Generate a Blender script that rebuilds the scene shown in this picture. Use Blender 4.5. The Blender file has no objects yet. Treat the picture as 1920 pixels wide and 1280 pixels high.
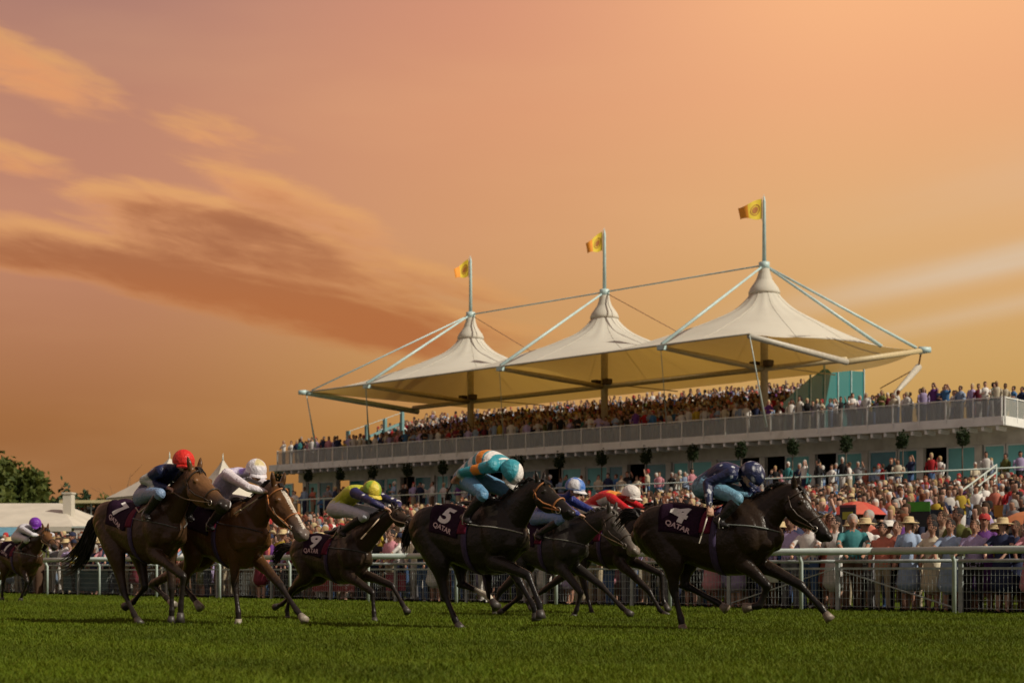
import bpy, bmesh, math, random
import numpy as np
from mathutils import Vector, Matrix, kdtree, bvhtree
R = math.radians
rng = np.random.default_rng(11)
random.seed(7)
SC = bpy.context.scene
COL = SC.collection

# ------------------------------------------------------------------ camera
F, CH, HY = 2930.0, 0.70, 1071.0          # focal length in photo pixels, eye height, horizon row
cam_d = bpy.data.cameras.new('camera'); cam = bpy.data.objects.new('camera', cam_d); COL.objects.link(cam)
cam.location = (0, 0, CH); cam.rotation_euler = (R(90), 0, 0)
cam_d.sensor_width = 36; cam_d.lens = 36 * F / 1920
cam_d.shift_y = (HY - 640) / 1920
cam_d.clip_start = 0.1; cam_d.clip_end = 3000
cam_d.dof.use_dof = True; cam_d.dof.focus_distance = 20.0; cam_d.dof.aperture_fstop = 2.4
SC.camera = cam

# ------------------------------------------------------------------ view, sky, sun
vs = SC.view_settings
vs.view_transform = 'Standard'; vs.look = 'None'; vs.gamma = 1; vs.use_curve_mapping = False
vs.exposure = 0.0
SUN_EL, SUN_AZ = 39.0, -29.0               # degrees above the horizon; azimuth from +X, negative towards the camera side
sd = bpy.data.lights.new('sun', 'SUN'); sd.energy = 4.5; sd.angle = R(0.6); sd.color = (1.0, 0.90, 0.74)
sun = bpy.data.objects.new('sun', sd); COL.objects.link(sun)
sdir = Vector((math.cos(R(SUN_EL)) * math.cos(R(SUN_AZ)), math.cos(R(SUN_EL)) * math.sin(R(SUN_AZ)), math.sin(R(SUN_EL))))
sun.rotation_euler = sdir.to_track_quat('Z', 'Y').to_euler()
sun.location = sdir * 60

world = bpy.data.worlds.new('World'); SC.world = world; world.use_nodes = True
class NT:
    """small helper for node trees"""
    def __init__(s, nt): s.t = nt; s.n = nt.nodes; s.l = nt.links
    def new(s, typ, **kw):
        n = s.n.new(typ)
        for k, v in kw.items(): setattr(n, k, v)
        return n
    def put(s, sock, v):
        if hasattr(v, 'is_linked') or isinstance(v, bpy.types.NodeSocket): s.l.new(v, sock)
        else: sock.default_value = v
    def m(s, op, a, b=None, c=None, clamp=False):
        n = s.new('ShaderNodeMath', operation=op, use_clamp=clamp)
        s.put(n.inputs[0], a)
        if b is not None: s.put(n.inputs[1], b)
        if c is not None: s.put(n.inputs[2], c)
        return n.outputs[0]
    def sm(s, v, a, b):
        n = s.new('ShaderNodeMapRange', interpolation_type='SMOOTHSTEP')
        s.put(n.inputs[0], v); n.inputs[1].default_value = a; n.inputs[2].default_value = b
        return n.outputs[0]
    def mix(s, f, a, b, blend='MIX'):
        n = s.new('ShaderNodeMix', data_type='RGBA', blend_type=blend)
        s.put(n.inputs[0], f); s.put(n.inputs[6], a); s.put(n.inputs[7], b)
        return n.outputs[2]
    def ramp(s, v, stops):
        n = s.new('ShaderNodeValToRGB'); e = n.color_ramp.elements
        while len(e) < len(stops): e.new(0.5)
        for k, (p, c) in enumerate(stops): e[k].position = p; e[k].color = (*c, 1)
        s.put(n.inputs[0], v); return n.outputs[0]
    def noise(s, vec, scale, detail=4, rough=0.5, dist=0.0):
        n = s.new('ShaderNodeTexNoise'); s.put(n.inputs['Vector'], vec)
        n.inputs['Scale'].default_value = scale; n.inputs['Detail'].default_value = detail
        n.inputs['Roughness'].default_value = rough; n.inputs['Distortion'].default_value = dist
        return n.outputs[0]
    def comb(s, x, y, z=0.0):
        n = s.new('ShaderNodeCombineXYZ'); s.put(n.inputs[0], x); s.put(n.inputs[1], y); s.put(n.inputs[2], z)
        return n.outputs[0]
def s2l(r, g, b):
    f = lambda c: (c / 255 / 12.92) if c / 255 <= 0.04045 else ((c / 255 + 0.055) / 1.055) ** 2.4
    return (f(r), f(g), f(b))
def build_sky():
    N = NT(world.node_tree); N.n.clear()
    tc = N.new('ShaderNodeTexCoord'); sp = N.new('ShaderNodeSeparateXYZ'); N.l.new(tc.outputs['Generated'], sp.inputs[0])
    x, y, z = sp.outputs
    el = N.m('MULTIPLY', N.m('ARCSINE', z), 180 / math.pi)             # degrees
    az = N.m('MULTIPLY', N.m('ARCTAN2', x, y), 180 / math.pi)          # 0 = ahead, + = right
    e01 = N.m('DIVIDE', el, 60.0, clamp=True)
    # two columns of dusk colour: away from the sun (left) and towards it (right), both darkening to the zenith
    left = N.ramp(e01, [(0.0, s2l(134, 80, 44)), (0.045, s2l(144, 94, 52)), (0.09, s2l(160, 106, 62)), (0.135, s2l(176, 120, 84)), (0.20, s2l(190, 132, 106)), (0.27, s2l(186, 131, 108)), (0.33, s2l(172, 125, 111)), (0.6, s2l(126, 110, 112)), (1.0, s2l(104, 110, 124))])
    mid = N.ramp(e01, [(0.0, s2l(150, 105, 55)), (0.06, s2l(176, 126, 62)), (0.13, s2l(196, 146, 88)), (0.20, s2l(210, 153, 108)), (0.27, s2l(216, 152, 113)), (0.33, s2l(212, 147, 116)), (0.6, s2l(140, 114, 110)), (1.0, s2l(104, 110, 124))])
    right = N.ramp(e01, [(0.0, s2l(162, 122, 54)), (0.07, s2l(188, 146, 74)), (0.13, s2l(204, 161, 100)), (0.20, s2l(220, 170, 116)), (0.28, s2l(236, 172, 124)), (0.33, s2l(246, 180, 130)), (0.6, s2l(156, 122, 110)), (1.0, s2l(104, 110, 124))])
    base = N.mix(N.sm(az, -17.0, 1.0), left, mid)
    base = N.mix(N.sm(az, -3.0, 13.0), base, right)
    # unseen sky behind the camera: bluer, and brightened to fill the shaded facade
    back = N.ramp(e01, [(0.0, s2l(138, 142, 150)), (0.3, s2l(134, 142, 156)), (1.0, s2l(104, 110, 124))])
    base = N.mix(N.sm(N.m('ABSOLUTE', az), 45.0, 120.0), base, back)
    # broad soft mottling
    pv = N.comb(N.m('MULTIPLY', az, 0.05), N.m('MULTIPLY', el, 0.22))
    soft = N.noise(pv, 1.0, 4, 0.5)
    base = N.mix(N.m('MULTIPLY', N.sm(soft, 0.42, 0.75), 0.16), base, (*s2l(236, 182, 130), 1))
    # ---- cloud density: streaked noise times placed banks
    def dens(daz, dele):
        a = N.m('ADD', az, daz); e = N.m('ADD', el, dele)
        # sheared so the streaks fall slowly to the right on the left half of the sky
        eu = N.m('ADD', e, N.m('MULTIPLY', a, 0.16))
        v = N.comb(N.m('MULTIPLY', a, 0.13), N.m('MULTIPLY', eu, 0.66), 3.1)
        n1 = N.noise(v, 1.0, 6, 0.56, 0.35)
        v2 = N.comb(N.m('MULTIPLY', a, 0.55), N.m('MULTIPLY', eu, 2.1), 7.7)
        n2 = N.noise(v2, 1.0, 5, 0.55, 0.6)
        nn = N.m('ADD', N.m('MULTIPLY', N.m('SUBTRACT', n1, 0.5), 2.5), N.m('MULTIPLY', N.m('SUBTRACT', n2, 0.5), 1.1))
        def bank(a0, e0, ra, re, slope, amp=1.0):
            da = N.m('SUBTRACT', a, a0)
            de = N.m('SUBTRACT', N.m('SUBTRACT', e, e0), N.m('MULTIPLY', da, slope))
            q = N.m('ADD', N.m('POWER', N.m('ABSOLUTE', N.m('DIVIDE', da, ra)), 2.0), N.m('POWER', N.m('ABSOLUTE', N.m('DIVIDE', de, re)), 2.0))
            return N.m('SUBTRACT', amp, N.m('MULTIPLY', q, amp))
        banks = [(-9.5, 10.0, 11.5, 1.15, -0.17, 1.45), (-9.5, 11.6, 6.2, 1.45, -0.20, 1.3), (-4.6, 8.75, 5.0, 0.95, -0.10, 1.4), (-17.0, 10.9, 5.0, 0.70, -0.12, 1.25), (-8.2, 13.3, 3.4, 0.75, -0.36, 0.55), (-5.2, 11.2, 4.2, 0.6, -0.22, 0.6), (-17.6, 17.1, 3.4, 1.0, -0.30, 0.8), (-10.7, 15.3, 1.7, 0.45, -0.16, 0.25), (-18.2, 14.3, 2.2, 0.5, -0.18, 0.6)]
        m_ = None
        for b in banks:
            q = bank(*b); m_ = q if m_ is None else N.m('MAXIMUM', m_, q)
        m_ = N.m('MAXIMUM', m_, -1.3)
        # elsewhere in the sky outside the view: thin scattered clouds of the same kind
        else_ = N.m('MULTIPLY', N.sm(N.m('ABSOLUTE', az), 26.0, 45.0), 1.0)
        m_ = N.m('MAXIMUM', m_, N.m('SUBTRACT', N.m('MULTIPLY', else_, 1.25), 1.3))
        return N.m('ADD', m_, nn)
    r0 = dens(0.0, 0.0); r1 = dens(-0.25, 0.42); d0 = N.sm(r0, -0.45, 0.7); d1 = N.sm(r1, -0.45, 0.9); core = N.sm(r0, -0.05, 1.35)
    rim = N.m('MULTIPLY', N.m('MAXIMUM', N.m('SUBTRACT', d0, d1), 0.0), 1.0, clamp=True)
    dark = N.mix(N.sm(el, 9.0, 12.0), (*s2l(172, 101, 56), 1), (*s2l(156, 96, 64), 1))
    dark = N.mix(N.sm(el, 12.2, 14.8), dark, (*s2l(228, 152, 100), 1))
    sky = N.mix(N.m('MULTIPLY', d0, 0.62), base, N.mix(N.sm(el, 7.5, 13.5), (*s2l(186, 122, 70), 1), (*s2l(232, 162, 106), 1)))
    sky = N.mix(N.m('MULTIPLY', rim, 0.5, clamp=True), sky, (*s2l(222, 166, 102), 1))
    sky = N.mix(N.m('MULTIPLY', N.m('MULTIPLY', core, N.sm(r1, -0.3, 0.9)), 0.82), sky, dark)
    # pale streaks low on the sunward side, rising to the right
    eu = N.m('SUBTRACT', el, N.m('MULTIPLY', az, 0.17))
    vs_ = N.comb(N.m('MULTIPLY', az, 0.10), N.m('MULTIPLY', eu, 1.5), 1.3)
    st = N.noise(vs_, 1.0, 4, 0.5, 0.2)
    def streak(e0, w, a0, a1, amt):
        g = N.m('POWER', 2.718, N.m('MULTIPLY', N.m('POWER', N.m('DIVIDE', N.m('SUBTRACT', eu, e0), w), 2.0), -1.0))
        return N.m('MULTIPLY', N.m('MULTIPLY', g, N.sm(az, a0, a1)), amt)
    s1 = N.m('ADD', streak(7.75, 0.46, 5.0, 19.0, 0.95), streak(6.2, 0.35, 7.0, 19.0, 0.42))
    s1 = N.m('ADD', s1, streak(10.3, 1.3, 7.0, 22.0, 0.22))
    s1 = N.m('MULTIPLY', s1, N.m('ADD', 0.35, N.m('MULTIPLY', st, 1.15)), clamp=True)
    sky = N.mix(s1, sky, (*s2l(216, 193, 166), 1))
    ni = N.new('ShaderNodeTexSky', sky_type='NISHITA'); ni.sun_disc = False
    ni.sun_elevation = R(SUN_EL); ni.sun_rotation = R(90 - SUN_AZ)
    nb = N.new('ShaderNodeBackground'); N.l.new(ni.outputs[0], nb.inputs[0]); nb.inputs[1].default_value = 0.05
    db = N.new('ShaderNodeBackground'); N.l.new(sky, db.inputs[0]); db.inputs[1].default_value = 1.03
    mx = N.new('ShaderNodeMixShader'); mx.inputs[0].default_value = 0.985
    N.l.new(nb.outputs[0], mx.inputs[1]); N.l.new(db.outputs[0], mx.inputs[2])
    out = N.new('ShaderNodeOutputWorld'); N.l.new(mx.outputs[0], out.inputs[0])
build_sky()

# ------------------------------------------------------------------ placing by bearing and distance
def at(x, y, Y):
    """point at depth Y seen on photo pixel x, y"""
    return Vector(((x - 960) / F * Y, Y, CH + (HY - y) / F * Y))
def px(p): return (960 + F * p[0] / p[1], HY - F * (p[2] - CH) / p[1])
Q2 = math.sqrt(0.5)
def st(s, t, z): return Vector(((s + t) * Q2, (t - s) * Q2, z))     # s along the course, t away from the camera
RAIL_T = 23.2
U = Vector((Q2, -Q2, 0)); T = Vector((Q2, Q2, 0))

# ------------------------------------------------------------------ materials
MATS = {}
def mat(name, col, rough=0.6, metal=0.0, var=0.12, scale=6.0, bump=0.0, bscale=None, spec=0.5, dirt=None, dirt_scale=1.2, dirt_amt=0.4):
    if name in MATS: return MATS[name]
    m = bpy.data.materials.new(name); m.use_nodes = True; N = NT(m.node_tree)
    b = N.n['Principled BSDF']; b.inputs['Roughness'].default_value = rough; b.inputs['Metallic'].default_value = metal
    b.inputs['Specular IOR Level'].default_value = spec
    tc = N.new('ShaderNodeTexCoord'); oi = N.new('ShaderNodeObjectInfo')
    vec = tc.outputs['Object']
    n = N.noise(vec, scale, 5, 0.6)
    lo = tuple(c * (1 - var) for c in col); hi = tuple(min(1, c * (1 + var)) for c in col)
    c = N.mix(N.sm(n, 0.3, 0.7), (*lo, 1), (*hi, 1))
    if dirt:
        d = N.noise(vec, dirt_scale, 6, 0.65, 0.5)
        c = N.mix(N.m('MULTIPLY', N.sm(d, 0.48, 0.75), dirt_amt), c, (*dirt, 1))
    N.l.new(c, b.inputs['Base Color'])
    if bump:
        bn = N.noise(vec, bscale or scale * 6, 4, 0.6)
        bp = N.new('ShaderNodeBump'); bp.inputs['Strength'].default_value = bump; bp.inputs['Distance'].default_value = 0.02
        N.l.new(bn, bp.inputs['Height']); N.l.new(bp.outputs[0], b.inputs['Normal'])
    MATS[name] = m; return m
def vcol_mat(name, rough=0.5, spec=0.5, var=0.18, scale=9.0, sheen=0.0, bump=0.0, bscale=40.0, bdist=0.01):
    if name in MATS: return MATS[name]
    m = bpy.data.materials.new(name); m.use_nodes = True; N = NT(m.node_tree)
    b = N.n['Principled BSDF']; b.inputs['Roughness'].default_value = rough; b.inputs['Specular IOR Level'].default_value = spec
    a = N.new('ShaderNodeAttribute', attribute_name='Col'); tc = N.new('ShaderNodeTexCoord')
    n = N.noise(tc.outputs['Object'], scale, 5, 0.6)
    f = N.m('ADD', 1 - var, N.m('MULTIPLY', n, 2 * var))
    mul = N.new('ShaderNodeVectorMath', operation='SCALE'); N.l.new(a.outputs['Color'], mul.inputs[0]); N.l.new(f, mul.inputs['Scale'])
    N.l.new(mul.outputs[0], b.inputs['Base Color'])
    if sheen: b.inputs['Sheen Weight'].default_value = sheen
    if bump:
        bn = N.noise(tc.outputs['Object'], bscale, 3, 0.6); bp = N.new('ShaderNodeBump')
        bp.inputs['Strength'].default_value = bump; bp.inputs['Distance'].default_value = bdist
        N.l.new(bn, bp.inputs['Height']); N.l.new(bp.outputs[0], b.inputs['Normal'])
    MATS[name] = m; return m

# ------------------------------------------------------------------ objects
def tag(o, label=None, cat=None, group=None, kind=None):
    if label: o['label'] = label
    if cat: o['category'] = cat
    if group: o['group'] = group
    if kind: o['kind'] = kind
    return o
def empty(name, loc=(0, 0, 0), rz=0.0, label=None, cat=None, group=None):
    o = bpy.data.objects.new(name, None); COL.objects.link(o); o.location = loc; o.rotation_euler = (0, 0, rz)
    o.empty_display_size = 0.2
    return tag(o, label, cat, group)
def link(name, me, parent=None, loc=None, rz=None):
    o = bpy.data.objects.new(name, me); COL.objects.link(o)
    if parent: o.parent = parent
    if loc is not None: o.location = loc
    if rz is not None: o.rotation_euler = (0, 0, rz)
    return o
def clone(o, parent=None):
    c = o.copy(); COL.objects.link(c); c.parent = parent
    for ch in o.children: clone(ch, c)
    return c
class MB:
    """collects boxes, bars, tubes and sheets; build() makes one mesh object"""
    def __init__(s): s.v = []; s.f = []; s.c = []
    def add(s, v, f):
        k = len(s.v); s.v += [tuple(p) for p in v]; s.f += [tuple(i + k for i in q) for q in f]; return s
    def box(s, c, d, rz=0.0):
        cx, cy, cz = c; x, y, z = d[0] / 2, d[1] / 2, d[2] / 2; ca, sa = math.cos(rz), math.sin(rz)
        v = [(cx + ca * a * x - sa * b * y, cy + sa * a * x + ca * b * y, cz + e * z) for a in (-1, 1) for b in (-1, 1) for e in (-1, 1)]
        return s.add(v, [(0, 1, 3, 2), (4, 6, 7, 5), (0, 4, 5, 1), (2, 3, 7, 6), (0, 2, 6, 4), (1, 5, 7, 3)])
    def bar(s, p, q, w, h=None, up=(0, 0, 1)):
        p, q = Vector(p), Vector(q); t = (q - p).normalized(); u = Vector(up)
        if abs(t.dot(u)) > 0.98: u = Vector((1, 0, 0))
        a = t.cross(u).normalized(); b = a.cross(t); h = h or w
        v = [e + a * (i * w / 2) + b * (j * h / 2) for e in (p, q) for i, j in ((-1, -1), (1, -1), (1, 1), (-1, 1))]
        return s.add(v, [(3, 2, 1, 0), (4, 5, 6, 7), (0, 1, 5, 4), (1, 2, 6, 5), (2, 3, 7, 6), (3, 0, 4, 7)])
    def tube(s, pts, rad, n=8, cap=True):
        pts = [Vector(p) for p in pts]; m = len(pts)
        if not hasattr(rad, '__len__'): rad = [rad] * m
        k = len(s.v); ref = None
        for i, p in enumerate(pts):
            t = (pts[min(i + 1, m - 1)] - pts[max(i - 1, 0)]).normalized()
            if ref is None: ref = Vector((0, 0, 1)) if abs(t.z) < 0.9 else Vector((1, 0, 0))
            a = (ref - t * ref.dot(t)).normalized(); b = t.cross(a); ref = a
            for j in range(n):
                th = 2 * math.pi * j / n
                s.v.append(tuple(p + (a * math.cos(th) + b * math.sin(th)) * rad[i]))
        for i in range(m - 1):
            for j in range(n):
                s.f.append((k + i * n + j, k + i * n + (j + 1) % n, k + (i + 1) * n + (j + 1) % n, k + (i + 1) * n + j))
        if cap:
            s.f.append(tuple(k + j for j in reversed(range(n)))); s.f.append(tuple(k + (m - 1) * n + j for j in range(n)))
        return s
    def lathe(s, c, prof, n=12):
        k = len(s.v); c = Vector(c)
        for r, z in prof:
            for j in range(n):
                th = 2 * math.pi * j / n; s.v.append((c.x + r * math.cos(th), c.y + r * math.sin(th), c.z + z))
        for i in range(len(prof) - 1):
            for j in range(n): s.f.append((k + i * n + j, k + i * n + (j + 1) % n, k + (i + 1) * n + (j + 1) % n, k + (i + 1) * n + j))
        return s
    def mesh(s, name='mesh', m=None, smooth=False):
        me = bpy.data.meshes.new(name); me.from_pydata(s.v, [], s.f)
        if m: me.materials.append(m)
        if smooth: me.polygons.foreach_set('use_smooth', [True] * len(me.polygons))
        me.update(); return me
    def build(s, name, m, parent=None, smooth=False, loc=None, rz=None):
        return link(name, s.mesh(name, m, smooth), parent, loc, rz)

# ------------------------------------------------------------------ organic bodies: lofted limbs fused into one skin
def crom(P, k):
    """Catmull-Rom through rows of P, k samples per span"""
    P = np.asarray(P, float); n = len(P); out = []
    for i in range(n - 1):
        p0, p1, p2, p3 = P[max(i - 1, 0)], P[i], P[i + 1], P[min(i + 2, n - 1)]
        for j in range(k):
            t = j / k; out.append(0.5 * ((2 * p1) + (-p0 + p2) * t + (2 * p0 - 5 * p1 + 4 * p2 - p3) * t * t + (-p0 + 3 * p1 - 3 * p2 + p3) * t ** 3))
    out.append(P[-1]); return np.array(out)
class Body:
    def __init__(s): s.v = []; s.f = []; s.c = []
    def limb(s, pts, rad, col, lat=(0, 1, 0), n=14, k=5, lin=False):
        """tapered limb; rad rows (half depth, half width); col one colour or one per point"""
        pts = np.asarray(pts, float); rad = np.asarray([(r, r) if not hasattr(r, '__len__') else r for r in rad], float)
        col = np.asarray(col, float)
        if col.ndim == 1: col = np.repeat(col[None], len(pts), 0)
        if lin:
            A = np.concatenate([pts, rad], 1); ts = np.linspace(0, len(pts) - 1, (len(pts) - 1) * k + 1)
            A = np.stack([np.interp(ts, np.arange(len(pts)), A[:, i]) for i in range(5)], 1)
        else: A = crom(np.concatenate([pts, rad], 1), k)
        ts = np.linspace(0, len(pts) - 1, len(A))
        C = np.stack([np.interp(ts, np.arange(len(pts)), col[:, i]) for i in range(3)], 1)
        P, r = A[:, :3], np.maximum(A[:, 3:], 0.004)
        # rounded ends
        t0 = P[0] - P[1]; t0 /= np.linalg.norm(t0) + 1e-9; t1 = P[-1] - P[-2]; t1 /= np.linalg.norm(t1) + 1e-9
        e0, e1 = r[0].min(), r[-1].min()
        P = np.concatenate([[P[0] + t0 * e0 * 0.75, P[0] + t0 * e0 * 0.45], P, [P[-1] + t1 * e1 * 0.45, P[-1] + t1 * e1 * 0.75]])
        r = np.concatenate([[r[0] * 0.35, r[0] * 0.8], r, [r[-1] * 0.8, r[-1] * 0.35]])
        C = np.concatenate([C[:1], C[:1], C, C[-1:], C[-1:]])
        m = len(P); base = len(s.v); L = np.asarray(lat, float)
        for i in range(m):
            t = P[min(i + 1, m - 1)] - P[max(i - 1, 0)]; t = t / (np.linalg.norm(t) + 1e-9)
            b = L - t * L.dot(t)
            if np.linalg.norm(b) < 0.15: b = np.array((1.0, 0, 0)) - t * t[0]
            b = b / np.linalg.norm(b); a = np.cross(b, t)
            for j in range(n):
                th = 2 * math.pi * j / n
                s.v.append(P[i] + a * r[i, 0] * math.cos(th) + b * r[i, 1] * math.sin(th)); s.c.append(C[i])
        for i in range(m - 1):
            for j in range(n):
                s.f.append((base + i * n + j, base + (i + 1) * n + j, base + (i + 1) * n + (j + 1) % n, base + i * n + (j + 1) % n))
        s.f.append(tuple(base + j for j in range(n))); s.f.append(tuple(base + (m - 1) * n + j for j in reversed(range(n))))
    def ball(s, c, r, col, n=14, rot=None):
        c = np.asarray(c, float); r = np.asarray(r if hasattr(r, '__len__') else (r, r, r), float); base = len(s.v); h = n // 2
        M = np.array(rot) if rot is not None else np.eye(3)
        for i in range(1, h):
            ph = math.pi * i / h
            for j in range(n):
                th = 2 * math.pi * j / n
                s.v.append(c + M @ (r * np.array((math.sin(ph) * math.cos(th), math.sin(ph) * math.sin(th), math.cos(ph))))); s.c.append(np.asarray(col, float))
        a = len(s.v); s.v.append(c + M @ (r * np.array((0, 0, 1)))); s.v.append(c - M @ (r * np.array((0, 0, 1)))); s.c += [np.asarray(col, float)] * 2
        for i in range(h - 2):
            for j in range(n):
                s.f.append((base + i * n + j, base + (i + 1) * n + j, base + (i + 1) * n + (j + 1) % n, base + i * n + (j + 1) % n))
        for j in range(n):
            s.f.append((a, base + j, base + (j + 1) % n)); s.f.append((a + 1, base + (h - 2) * n + (j + 1) % n, base + (h - 2) * n + j))
    def fuse(s, name, voxel, smooth=2, m=None, post=None, keep_labels=False):
        me = bpy.data.meshes.new('tmp'); me.from_pydata([tuple(p) for p in s.v], [], s.f)
        ob = bpy.data.objects.new('tmp', me); COL.objects.link(ob)
        md = ob.modifiers.new('r', 'REMESH'); md.mode = 'VOXEL'; md.voxel_size = voxel; md.adaptivity = 0.0
        if smooth:
            ms = ob.modifiers.new('s', 'SMOOTH'); ms.factor = 0.5; ms.iterations = smooth
        dg = bpy.context.evaluated_depsgraph_get()
        out = bpy.data.meshes.new_from_object(ob.evaluated_get(dg)); out.name = name
        bpy.data.objects.remove(ob); bpy.data.meshes.remove(me)
        kd = kdtree.KDTree(len(s.v))
        for i, p in enumerate(s.v): kd.insert(Vector(p), i)
        kd.balance()
        n = len(out.vertices); co = np.empty(n * 3); out.vertices.foreach_get('co', co); co = co.reshape(-1, 3)
        C = np.array(s.c); idx = np.array([kd.find(Vector(p))[1] for p in co]); c = C[idx]
        if post: c = post(co, c)
        out.polygons.foreach_set('use_smooth', [True] * len(out.polygons))
        if keep_labels: return out, co, c
        at_ = out.color_attributes.new('Col', 'FLOAT_COLOR', 'POINT')
        at_.data.foreach_set('color', np.concatenate([c, np.ones((n, 1))], 1).astype(np.float32).ravel())
        out.materials.clear()
        if m: out.materials.append(m)
        return out
# ------------------------------------------------------------------ horses
TRUNK = np.array([  # x, top, bottom, half width
    (-0.88, 1.28, 1.06, 0.10), (-0.80, 1.41, 0.97, 0.205), (-0.62, 1.51, 0.90, 0.265), (-0.40, 1.55, 0.87, 0.28), (-0.16, 1.50, 0.85, 0.275),
    (0.08, 1.475, 0.78, 0.295), (0.28, 1.52, 0.73, 0.285), (0.46, 1.60, 0.74, 0.25), (0.60, 1.55, 0.80, 0.235), (0.73, 1.42, 0.90, 0.20), (0.82, 1.28, 1.02, 0.12)])
def trunk_at(x): return [np.interp(x, TRUNK[:, 0], TRUNK[:, i]) for i in (1, 2, 3)]
COAT = vcol_mat('horse coat', rough=0.36, spec=0.24, var=0.25, scale=5.0, sheen=0.0, bump=0.55, bscale=9.0, bdist=0.03)
HAIR = vcol_mat('horse hair', rough=0.55, spec=0.35, var=0.3, scale=14)
def plain_mesh(mb, name, m, col=None, smooth=True):
    me = mb.mesh(name, m, smooth)
    if col is not None:
        a = me.color_attributes.new('Col', 'FLOAT_COLOR', 'POINT')
        a.data.foreach_set('color', np.tile(np.array((*col, 1), np.float32), len(me.vertices)))
    return me
FONT_CACHE = {}
def text_verts(s, bold=0.0):
    """flat triangles of a word, height 1 for a capital, centred"""
    key = (s, bold)
    if key in FONT_CACHE: return FONT_CACHE[key]
    cu = bpy.data.curves.new('t', 'FONT'); cu.body = s; cu.size = 1.0; cu.offset = bold; cu.resolution_u = 3; cu.align_x = 'CENTER'
    ob = bpy.data.objects.new('t', cu); COL.objects.link(ob)
    dg = bpy.context.evaluated_depsgraph_get(); me = bpy.data.meshes.new_from_object(ob.evaluated_get(dg))
    bm = bmesh.new(); bm.from_mesh(me); bmesh.ops.triangulate(bm, faces=bm.faces)
    for _ in range(4):
        e = [e for e in bm.edges if e.calc_length() > 0.16]
        if not e: break
        bmesh.ops.subdivide_edges(bm, edges=e, cuts=1); bmesh.ops.triangulate(bm, faces=bm.faces)
    v = np.array([p.co[:] for p in bm.verts]); f = [[q.index for q in p.verts] for p in bm.faces]; bm.free()
    bpy.data.objects.remove(ob); bpy.data.meshes.remove(me); bpy.data.curves.remove(cu)
    lo, hi = v.min(0), v.max(0); v[:, 0] -= (lo[0] + hi[0]) / 2; v[:, 1] -= (lo[1] + hi[1]) / 2; v /= (hi[1] - lo[1])
    FONT_CACHE[key] = (v, f); return v, f

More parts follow.
